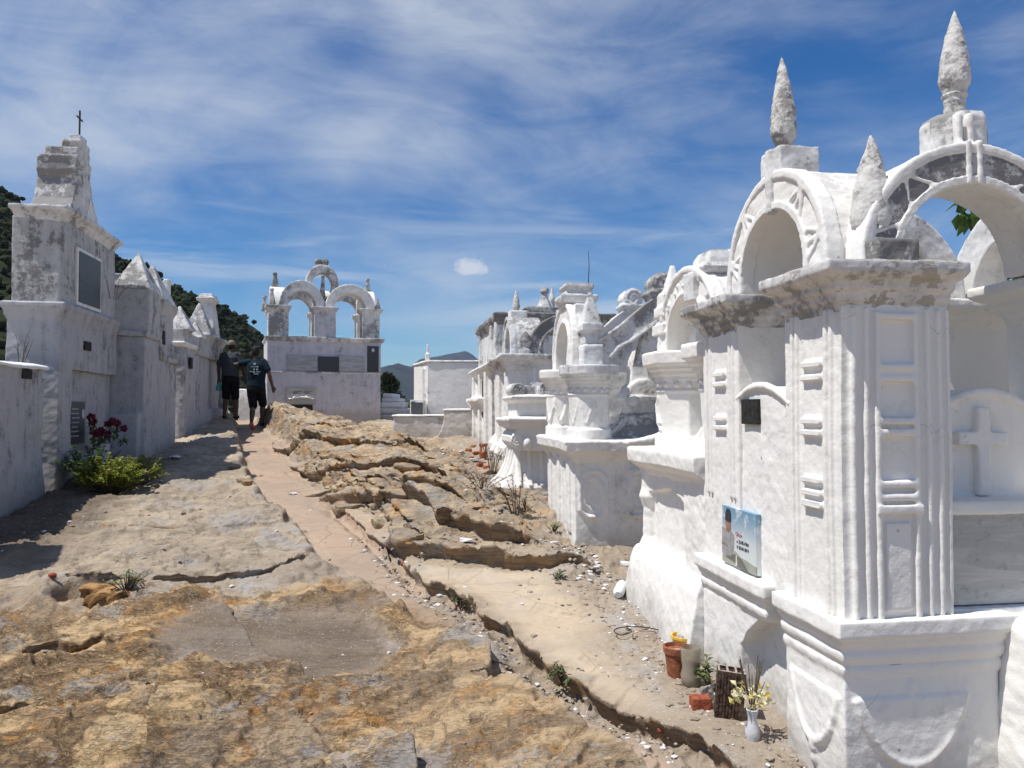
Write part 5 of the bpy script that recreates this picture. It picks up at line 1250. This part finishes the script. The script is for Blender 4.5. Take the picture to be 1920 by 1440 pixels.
# ------------------------------------------------------------------ small things on the ground
def small():
    def T(px, py, name, label, cat, group=None):
        p = onground(px, py); return p, thing(name, label, cat, FW, (p.x, p.y), p.z, group)
    p, t = T(1270, 1268, 'flower_pot', 'terracotta flower pot filled with gravel, left of the cut bottle', 'flower pot')
    b = B(); b.lathe(p.x, p.y, [(p.z - .01, .046), (p.z + .11, .060), (p.z + .112, .066), (p.z + .142, .068), (p.z + .144, .060), (p.z + .125, .057), (p.z + .12, .03)], 24); b.done('pot', M_TERRA, t)
    b = B(); b.lathe(p.x, p.y, [(p.z + .10, .054), (p.z + .118, .05), (p.z + .126, .01)], 14); b.done('soil', M_SOIL, t)
    p, t = T(1285, 1238, 'flower_pot', 'yellow plastic pot with crusted rim behind the terracotta pot', 'flower pot')
    b = B(); b.lathe(p.x, p.y, [(p.z - .01, .052), (p.z + .10, .066), (p.z + .105, .073), (p.z + .118, .073), (p.z + .118, .066), (p.z + .09, .06), (p.z + .085, .02)], 24); b.done('pot', M_YELLOW, t)
    b = B(); b.lathe(p.x, p.y, [(p.z + .07, .06), (p.z + .10, .058), (p.z + .118, .03)], 12); b.done('soil', M_SOIL, t)
    p, t = T(1296, 1286, 'cut_bottle', 'cut-off clear plastic bottle half full of brown water and soil', 'bottle')
    bm_, tt, bb = newmat('cloudy_bottle'); bb.inputs['Base Color'].default_value = (.40, .35, .27, 1); bb.inputs['Roughness'].default_value = .25; bb.inputs['Alpha'].default_value = .55
    b = B(); b.lathe(p.x, p.y, [(p.z - .01, .030), (p.z + .01, .045), (p.z + .05, .050), (p.z + .085, .041), (p.z + .12, .047), (p.z + .175, .048), (p.z + .18, .046), (p.z + .12, .044), (p.z + .085, .038)], 20); b.done('bottle', bm_, t)
    b = B(); b.lathe(p.x, p.y, [(p.z, .03), (p.z + .012, .043), (p.z + .05, .048), (p.z + .085, .0395), (p.z + .115, .044), (p.z + .125, .03)], 18); b.done('contents', plain('murky_water', (.24, .185, .12), .5, .4, .3, 40), t)
    p, t = T(1366, 1350, 'hollow_brick', 'soot-black upright hollow brick with six cells against the base of the nearest tomb', 'brick')
    W_, D_, H_ = .115, .085, .195; ang = R(-12); c, s_ = math.cos(ang), math.sin(ang)
    M_ = Matrix.Translation(p) @ Matrix.Rotation(ang, 4, 'Z') @ Matrix.Rotation(R(5), 4, 'Y')
    def place(b, name, mat):
        b.bm.transform(M_); return b.done(name, mat, t, None, smooth=False)
    b = B()
    for y in (0, D_ - .010): b.box(-W_ / 2, W_ / 2, y, y + .010, 0, H_)
    for k in range(4): x = -W_ / 2 + k * (W_ - .010) / 3; b.box(x, x + .010, .0101, D_ - .0101, 0.001, H_ - .001)
    b.box(-W_ / 2 + .0101, W_ / 2 - .0101, D_ / 2 - .004, D_ / 2 + .004, .002, H_ - .002); b.box(-W_ / 2 + .003, W_ / 2 - .003, .003, D_ - .003, .0, .06)
    for k in range(7): b.box(-W_ / 2 + .006 + k * .013, -W_ / 2 + .012 + k * .013, -.0022, .002, .004, H_ - .006)
    place(b, 'shell', M_BRICK)
    b = B()
    for y in (.0006, D_ - .0094): b.box(-W_ / 2 + .0006, W_ / 2 - .0006, y, y + .0088, H_ - .0005, H_ + .0015)
    for k in range(4): x = -W_ / 2 + .001 + k * (W_ - .010) / 3; b.box(x, x + .008, .0106, D_ - .0106, H_ - .0008, H_ + .0012)
    place(b, 'rim', M_BRICKRIM)
    p, t = T(1318, 1332, 'broken_brick', 'broken red ribbed brick lying left of the black hollow brick', 'brick')
    b = B(); b.box(p.x - .048, p.x + .036, p.y - .02, p.y + .05, p.z - .01, p.z + .045)
    for k in range(5): b.box(p.x - .046, p.x + .034, p.y - .018 + k * .013, p.y - .012 + k * .013, p.z + .044, p.z + .049)
    b.done('brick', M_REDBRICK, t, .0035, .002, 30)
    b = B(); b.ring([[(p.x + .0 + .0, p.y + .05, p.z - .01), (p.x + .07, p.y + .05, p.z - .01), (p.x + .06, p.y + .10, p.z - .01), (p.x + .0, p.y + .10, p.z - .01)], [(p.x + .01, p.y + .05, p.z + .07), (p.x + .06, p.y + .06, p.z + .085), (p.x + .05, p.y + .09, p.z + .07), (p.x + .01, p.y + .09, p.z + .06)]]); b.done('rubble', M_SOIL, t, .004, .006, 25)
    p, t = T(1411, 1386, 'flower_vase', 'white glazed vase holding faded yellow flowers and dark stems', 'vase')
    b = B(); b.lathe(p.x, p.y, [(p.z - .01, .026), (p.z + .008, .030), (p.z + .036, .028), (p.z + .060, .018), (p.z + .08, .018), (p.z + .108, .024), (p.z + .110, .020), (p.z + .08, .012)], 20)
    b.done('vase', M_CERAMIC, t); fl = Leaves(); st = B()
    for k in range(60):
        a = RNG.uniform(0, 6.28); q = p + Vector((.075 * math.cos(a) * RNG.uniform(.2, 1), .06 * math.sin(a) * RNG.uniform(.2, 1), .12 + RNG.uniform(0, .07)))
        fl.add(q, Vector((math.cos(a), math.sin(a), .5)) + rv(.3), rv().normalized(), .034, .021, .25)
    for k in range(16):
        a = RNG.uniform(0, 6.28); st.tube([p + Vector((0, 0, .09)), p + Vector((.05 * math.cos(a), .05 * math.sin(a), RNG.uniform(.22, .31)))], [.0022, .0014], 4)
    fl.done('faded_blossoms', M_YLEAF, t); st.done('stems', M_TWIG, t)
    p = onground(1336, 1296); plant('weed', 'green vine weeds between the cut bottle and the black hollow brick', 'weed', p, 12, .17, .07, .04, .022, 3, M_WEED, gap=.03, tw=.003)
    p, t = T(1160, 1122, 'white_canister', 'white plastic canister lying beside the plinth on the litter', 'bottle')
    b = B(); b.capsule((p.x, p.y, p.z + .035), (p.x + .035, p.y + .10, p.z + .055), .036, .036, 14); b.done('body', M_PLASTIC, t)
    b = B(); b.tube([(p.x - .004, p.y - .03, p.z + .033), (p.x - .010, p.y - .05, p.z + .030)], .020, 12); b.done('cap', M_CERAMIC, t)
    for px, py, r, lab in ((757, 1062, .03, 'flat chip of red brick beside the footpath'), (1240, 1385, .018, 'round red pebble in the gravel channel at lower right'), (98, 1083, .03, 'red brick lump on the grey rock at the left edge')):
        p, t = T(px, py, 'brick_chip', lab, 'stone'); b = B(); b.lathe(p.x, p.y, [(p.z - .01, r * .8), (p.z + r * .4, r), (p.z + r * .8, r * .5)], 6, .4, 1, .75); b.done('chip', M_REDBRICK, t, .005, .004, 30)
    for px, py, r, lab in ((875, 1018, .07, 'crumpled white paper lying on the orange ledge'), (548, 928, .06, 'scrap of white paper on the footpath'), (1175, 1060, .05, 'torn white scrap at the foot of the panelled tomb'), (893, 866, .11, 'white paint-tin lid dropped near the dry weeds'), (330, 860, .09, 'grey rubble and paper scrap at the foot of the left row')):
        p, t = T(px, py, 'litter_scrap', lab, 'litter'); b = B()
        b.ring([[(p.x + r * RNG.uniform(.6, 1.1) * math.cos(a), p.y + r * RNG.uniform(.5, .9) * math.sin(a), p.z + z + RNG.uniform(0, .25 * r)) for a in [k * math.pi / 3.5 for k in range(7)]] for z in (.0, .018)]); b.done('scrap', M_PAPER, t)
    p, t = T(906, 862, 'terracotta_pipe', 'upright broken terracotta pipe among red rubble by the pilastered tomb', 'pipe')
    b = B(); b.lathe(p.x, p.y, [(p.z - .05, .055), (p.z + .20, .058), (p.z + .205, .066), (p.z + .235, .068), (p.z + .24, .05), (p.z + .1, .045)], 14); b.done('pipe', M_TERRA, t, .014, .008, 12)
    for k, (px, py) in enumerate(((884, 862), (893, 852), (878, 846), (900, 874), (888, 838), (912, 878))):
        p, t = T(px, py, 'rubble_brick', 'small piece of red brick rubble strewn by the upright terracotta pipe', 'brick', 'red brick rubble by the pipe')
        a = RNG.uniform(0, 3); c, s_ = math.cos(a), math.sin(a); b = B(); w_, d_, h_ = RNG.uniform(.04, .085), .035, .035
        b.ring([[(p.x + x * c - y * s_, p.y + x * s_ + y * c, p.z + z) for x, y in ((-w_, -d_), (w_, -d_ * .7), (w_ * .8, d_), (-w_, d_ * .8))] for z in (-.02, h_)]); b.done('piece', M_REDBRICK if k % 2 else M_TERRA, t, .014, .008, 14)
    # loop of wire on the slab
    p, t = T(1215, 1192, 'wire_loop', 'bent loop of dark wire on the rock below the white plinth', 'wire'); b = B()
    b.tube([(p.x + .09 * math.cos(a) - .03 * a, p.y + .05 * math.sin(a), p.z + .012 + .02 * abs(math.sin(a * .7))) for a in [k * .35 for k in range(20)]], .0035, 5); b.done('wire', M_IRON, t)
    # orange boulder rim of the hole
    p, t = T(190, 1136, 'orange_boulder', 'rust-orange broken boulder with a dark hollow beside the grey-green weed', 'rock'); b = B()
    b.arc(p.x, p.z - .06, .07, .135, p.y - .02, p.y + .14, 'y', a0=8, a1=172, n=10, sq=.8); b.arc(p.x + .12, p.z - .07, .01, .11, p.y - .03, p.y + .10, 'y', a0=0, a1=180, n=8); b.box(p.x - .2, p.x + .1, p.y + .08, p.y + .2, p.z - .08, p.z + .05)
    b.done('boulder', plain('rust_rock', (.24, .14, .06), .95, .1, .75, 10), t, .009, .022, 9)
    # loose slabs on the outcrop
    for k, (px, py, L_) in enumerate(((600, 930, .30), (655, 952, .26), (560, 835, .22), (760, 880, .3), (455, 905, .18), (440, 880, .18), (770, 1020, .18), (716, 985, .2), (640, 965, .16))):
        p, t = T(px, py, 'loose_slab', 'thin weathered sandstone slab lying loose on the layered outcrop', 'rock', 'loose sandstone slabs on the outcrop')
        b = B(); a0 = RNG.uniform(-.4, .4) - .5; n_ = 9; rs = RNG.uniform(.65, 1.05, n_); th_ = RNG.uniform(.03, .06); tl = RNG.uniform(-.06, .06)
        for zz, kk in ((0, 1.0),):
            b.ring([[(p.x + L_ * .5 * rs[i] * q * math.cos(2 * math.pi * i / n_ + a0) * 1.3, p.y + L_ * .5 * rs[i] * q * math.sin(2 * math.pi * i / n_ + a0) * .8, p.z + z + tl * math.cos(2 * math.pi * i / n_)) for i in range(n_)] for z, q in ((-.03, .9), (th_ * .5, 1.0), (th_, .96))])
        o = b.done('slab', M_ROCK, t, .014, .016, 8)
small()

def gravel():
    ic = bmesh.new(); bmesh.ops.create_icosphere(ic, subdivisions=1, radius=1)
    iv = np.array([v.co[:] for v in ic.verts]); fi = np.array([[v.index for v in f.verts] for f in ic.faces]); ic.free()
    P = []
    for k in range(1150): P.append(FR.w(-.02 - abs(RNG.normal(0, .22)), RNG.uniform(.1, 3.6)))
    for k in range(900): P.append(FR.w(-.35 - abs(RNG.normal(0, .45)), RNG.uniform(3.4, 10)))
    for k in range(900):
        i = int(RNG.integers(3, len(CRACK) - 1)); u = RNG.random(); a, c = CRACK[i - 1], CRACK[i]
        P.append((a[0] + (c[0] - a[0]) * u - .10 + RNG.normal(0, .06), a[1] + (c[1] - a[1]) * u - .05 + RNG.normal(0, .06)))
    for k in range(500): P.append(FL.w(.42 + abs(RNG.normal(0, .3)), RNG.uniform(-3, 8)))
    for k in range(250): P.append((RNG.uniform(-4, 1), RNG.uniform(2.6, 9)))
    P = np.array(P); z = terrain(P[:, 0], P[:, 1])[0]; Vs, Fs = [], []
    for k in range(len(P)):
        r = .0035 + .010 * RNG.random() ** 3 * (1 if P[k, 1] < 5 else 1.8); d = 1 + .5 * (RNG.random((len(iv), 1)) - .5)
        Vs.append(iv * d * (r * RNG.uniform(.8, 1.7), r * RNG.uniform(.8, 1.7), r * .6) + (P[k, 0], P[k, 1], z[k] + r * .2)); Fs.append(fi + k * len(iv))
    me = bpy.data.meshes.new('gravel'); me.from_pydata(np.concatenate(Vs).tolist(), [], np.concatenate(Fs).tolist())
    m, t, b = newmat('chips_and_gravel'); b.inputs['Roughness'].default_value = .9
    g = t.n('ShaderNodeNewGeometry').outputs['Random Per Island']
    t.put(b.inputs['Base Color'], t.mix(t.step(g, .80, .84), t.mix(g, (.22, .175, .135), (.40, .34, .28)), (.62, .61, .59)))
    tag(link('gravel', me, m), kind='stuff')
gravel()

# ------------------------------------------------------------------ people
def person(label, base, face, Hh, pose, shirt, cap=False, skin=M_SKIN, bag=False, printed=False, soles=M_SHOE):
    """face: heading in degrees from +y; pose gives joints in body coordinates (x right, y forward, z up, for a 1.75 m figure)"""
    k = Hh / 1.75; t = bpy.data.objects.new('person', None); COL.objects.link(t); t.location = base; t.rotation_euler = (0, 0, R(face)); t.scale = (k, k, k)
    t['label'] = label; t['category'] = 'person'; ORG[t.name] = Vector((0, 0, 0))
    J = dict(lsh=(-.19, .0, 1.42), rsh=(.19, .0, 1.42), lhip=(-.095, 0, .90), rhip=(.095, 0, .90)); J.update(pose)
    V_ = {a: Vector(b) for a, b in J.items() if a != 'print_y'}; hd = V_.get('head', Vector((0, .03, 1.63)))
    b = B()
    b.capsule((0, 0, 1.36), hd + Vector((0, 0, -.06)), .062, .056)
    b.lathe(hd.x, hd.y, [(hd.z - .125, .03), (hd.z - .10, .062), (hd.z - .03, .078), (hd.z + .04, .082), (hd.z + .09, .068), (hd.z + .118, .03)], 14, 0, .92, 1.12)
    b.ball(hd + Vector((0, .092, -.02)), .014, 1.2, 8); b.ball(hd + Vector((-.077, 0, -.01)), .022, 1.3, 8); b.ball(hd + Vector((.077, 0, -.01)), .022, 1.3, 8)
    b.tube([hd + Vector((-.025, .083, -.065)), hd + Vector((.025, .083, -.065))], .007, 6)
    for sx in (-1, 1): b.ball(hd + Vector((sx * .03, .08, .015)), .012, 1, 6)
    b.lathe(0, 0, [(.84, .13), (.95, .155), (1.08, .14), (1.25, .165), (1.38, .15), (1.45, .07)], 14, 0, 1.15, .72)
    for s_ in 'lr':
        sh, el, wr = V_[s_ + 'sh'], V_[s_ + 'el'], V_[s_ + 'wr']; hip, kn, an, toe = V_[s_ + 'hip'], V_[s_ + 'kn'], V_[s_ + 'an'], V_[s_ + 'toe']
        b.capsule(sh, el, .052, .042); b.capsule(el, wr, .043, .029)
        d = (wr - el).normalized(); sd = d.cross(Vector((0, 1, 0)));
        if sd.length < .2: sd = d.cross(Vector((0, 0, 1)))
        sd.normalize(); nn = d.cross(sd)
        b.capsule(wr, wr + d * .07, .030, .034)
        for q in range(4):
            o0 = wr + d * .085 + sd * (.027 - .018 * q); L_ = (.055, .065, .06, .045)[q]; e = o0 + d * L_ * .55 + nn * .015; b.tube([o0, e, e + d * L_ * .25 + nn * .03], [.0095, .009, .007], 6)
        b.tube([wr + d * .02 + sd * .03, wr + d * .06 + sd * .052 + nn * .01, wr + d * .09 + sd * .048 + nn * .025], [.012, .0105, .008], 6)
        b.capsule(hip, kn, .085, .056); b.capsule(kn, an.lerp(kn, .55), .056, .058); b.capsule(an.lerp(kn, .55), an, .056, .036)
        b.capsule(an + Vector((0, -.03, -.03)), toe, .034, .028)
    b.done('body', skin, t, .0125, .001, 8)
    # shirt
    b = B(); b.lathe(0, 0, [(.86, .165), (.92, .172), (1.05, .160), (1.22, .178), (1.36, .168), (1.44, .10), (1.475, .068), (1.47, .06)], 16, 0, 1.16, .76)
    for s_ in 'lr':
        sh, el = V_[s_ + 'sh'], V_[s_ + 'el']; m = sh.lerp(el, .58 if not cap else .72); b.capsule(sh.lerp(Vector((0, 0, 1.42)), .3), m, .076, .066)
    b.done('shirt', shirt, t, .013, .010, 6)
    if printed:
        pb = B(); q = pose.get('print_y', -.15)
        for x, z, w_, h_ in ((0, 1.375, .022, .020), (-.02, 1.315, .05, .006), (.055, 1.318, .018, .012), (-.01, 1.265, .016, .014), (.05, 1.262, .018, .016), (-.07, 1.215, .03, .006), (-.01, 1.212, .018, .014), (.07, 1.212, .04, .006), (.03, 1.17, .05, .006)):
            pb.box(x - w_, x + w_, q - .006, q + .02, z - h_, z + h_)
        pb.done('shirt_print', M_PRINT, t, None)
    # shorts
    b = B(); b.lathe(0, 0, [(.78, .15), (.84, .165), (.92, .165), (.955, .16)], 16, 0, 1.14, .80)
    for s_ in 'lr':
        hip, kn = V_[s_ + 'hip'], V_[s_ + 'kn']; b.capsule(hip, hip.lerp(kn, .98), .10, .088)
    b.done('shorts', M_SHORTS, t, .013, .010, 6)
    if cap:
        b = B(); b.lathe(hd.x, hd.y, [(hd.z + .02, .092), (hd.z + .06, .094), (hd.z + .10, .080), (hd.z + .13, .045), (hd.z + .138, .01)], 16, 0, .95, 1.12)
        bd = Vector((.35, .94, 0)); sd = Vector((.94, -.35, 0)); c0 = hd + Vector((0, 0, .035))
        b.ring([[c0 + bd * u * .10 + bd * .05 * (1 - abs(v)) * u + sd * v * .075 + Vector((0, 0, z - .02 * u)) for u, v in ((.7, -1), (1.5, -.8), (1.75, 0), (1.5, .8), (.7, 1))] for z in (0, .010)])
        b.done('cap', M_CAP, t)
    b = B(); b.lathe(hd.x, hd.y - .008, [(hd.z - .075, .066), (hd.z - .02, .085), (hd.z + .045, .088), (hd.z + .095, .073), (hd.z + .124, .03)], 14, 0, .94, 1.08); 
    o = b.done('hair', M_HAIR, t)
    for v in o.data.vertices:
        if v.co.y > hd.y + .045 and v.co.z < hd.z + .06: v.co.y = hd.y + .045
    for s_ in 'lr':
        an, toe = V_[s_ + 'an'], V_[s_ + 'toe']; b = B(); d = (toe - an); d.z = 0
        b.capsule(an + Vector((0, -.035, -.045)), toe + Vector((0, 0, -.005)), .044, .040); b.done('shoe', soles if s_ == 'l' and soles is not M_SHOE else M_SHOE, t, .011, .002)
    return t
def leg(s, kn, an, toe): return {s + 'kn': kn, s + 'an': an, s + 'toe': toe}
def arm(s, el, wr): return {s + 'el': el, s + 'wr': wr}
def stand(px, yc):
    x = (px - 960) / 1450 * yc; return Vector((x, yc, max(gz(x - .13, yc), gz(x + .13, yc), gz(x, yc)) - .01))
pa = stand(432, 16.3)
pose = {}; pose.update(leg('l', (-.105, .03, .48), (-.12, -.02, .085), (-.13, .13, .04))); pose.update(leg('r', (.105, .0, .48), (.125, -.06, .085), (.14, .08, .04)))
pose.update(arm('l', (-.27, .02, 1.14), (-.285, .09, .90))); pose.update(arm('r', (.265, -.02, 1.13), (.315, .05, .87))); pose.update(head=(.0, .05, 1.62))
P1 = person('shorter man seen from behind in grey shirt, black shorts and khaki cap', pa, 4, 1.66, pose, M_SHIRTG, cap=True)
pb_ = stand(480, 16.2)
pose = {}; pose.update(leg('l', (-.075, .06, .50), (-.045, -.16, .17), (-.03, -.08, .05))); pose.update(leg('r', (.10, .17, .55), (.075, .22, .17), (.085, .38, .13)))
pose.update(arm('l', (-.43, .05, 1.37), (-.64, .10, 1.43))); pose.update(arm('r', (.285, -.06, 1.15), (.33, .02, .92))); pose.update(head=(-.02, .03, 1.625), print_y=-.135)
P2 = person('taller man seen from behind in dark teal printed t-shirt, arm round his companion', pb_, 4, 1.76, pose, M_SHIRTB, printed=True, soles=M_SANDAL)
pc = stand(409, 17.6)
pose = {}; pose.update(leg('l', (-.10, .05, .48), (-.11, .02, .085), (-.12, .16, .04))); pose.update(leg('r', (.10, .0, .48), (.11, -.06, .085), (.12, .08, .04)))
pose.update(arm('l', (-.27, .0, 1.14), (-.24, .14, .95))); pose.update(arm('r', (.26, .0, 1.14), (.28, .08, .90)))
P3 = person('third walker in black, mostly hidden behind the man in the khaki cap', pc, 4, 1.64, pose, M_SHORTS)
tb = thing('carrier_bag', 'small pale teal carrier bag hanging from the left hand of the man in the cap', 'bag', FW, (pa.x - .27, pa.y + .08), pa.z + .55)
b = B(); b.lathe(pa.x - .27, pa.y + .08, [(pa.z + .58, .03), (pa.z + .60, .075), (pa.z + .68, .07), (pa.z + .76, .02), (pa.z + .80, .012)], 10); b.done('bag', M_BAG, tb, .012, .012, 14)

# ------------------------------------------------------------------ air
hm = bpy.data.materials.new('haze'); hm.use_nodes = True; ht = NT(hm.node_tree)
hv = ht.n('ShaderNodeVolumePrincipled'); hv.inputs['Color'].default_value = (.62, .76, 1.0, 1); hv.inputs['Density'].default_value = 6e-5; hv.inputs['Anisotropy'].default_value = .0
ho = ht.n('ShaderNodeOutputMaterial'); ht.put(ho.inputs['Volume'], hv.outputs[0])
b = B(); b.box(-9500, 9500, -9500, 9500, -64, 420); tag(b.done('haze', hm, None, smooth=False), kind='stuff')
# ------------------------------------------------------------------ finish
run_jobs()
dg = bpy.context.evaluated_depsgraph_get()
for o, mat in TXT:
    me = bpy.data.meshes.new_from_object(o.evaluated_get(dg), depsgraph=dg); me.name = 'lettering'
    me.materials.clear(); me.materials.append(mat)
    n = bpy.data.objects.new('lettering', me); COL.objects.link(n); n.parent = o.parent
    n.matrix_basis = o.matrix_basis.copy(); bpy.data.objects.remove(o)
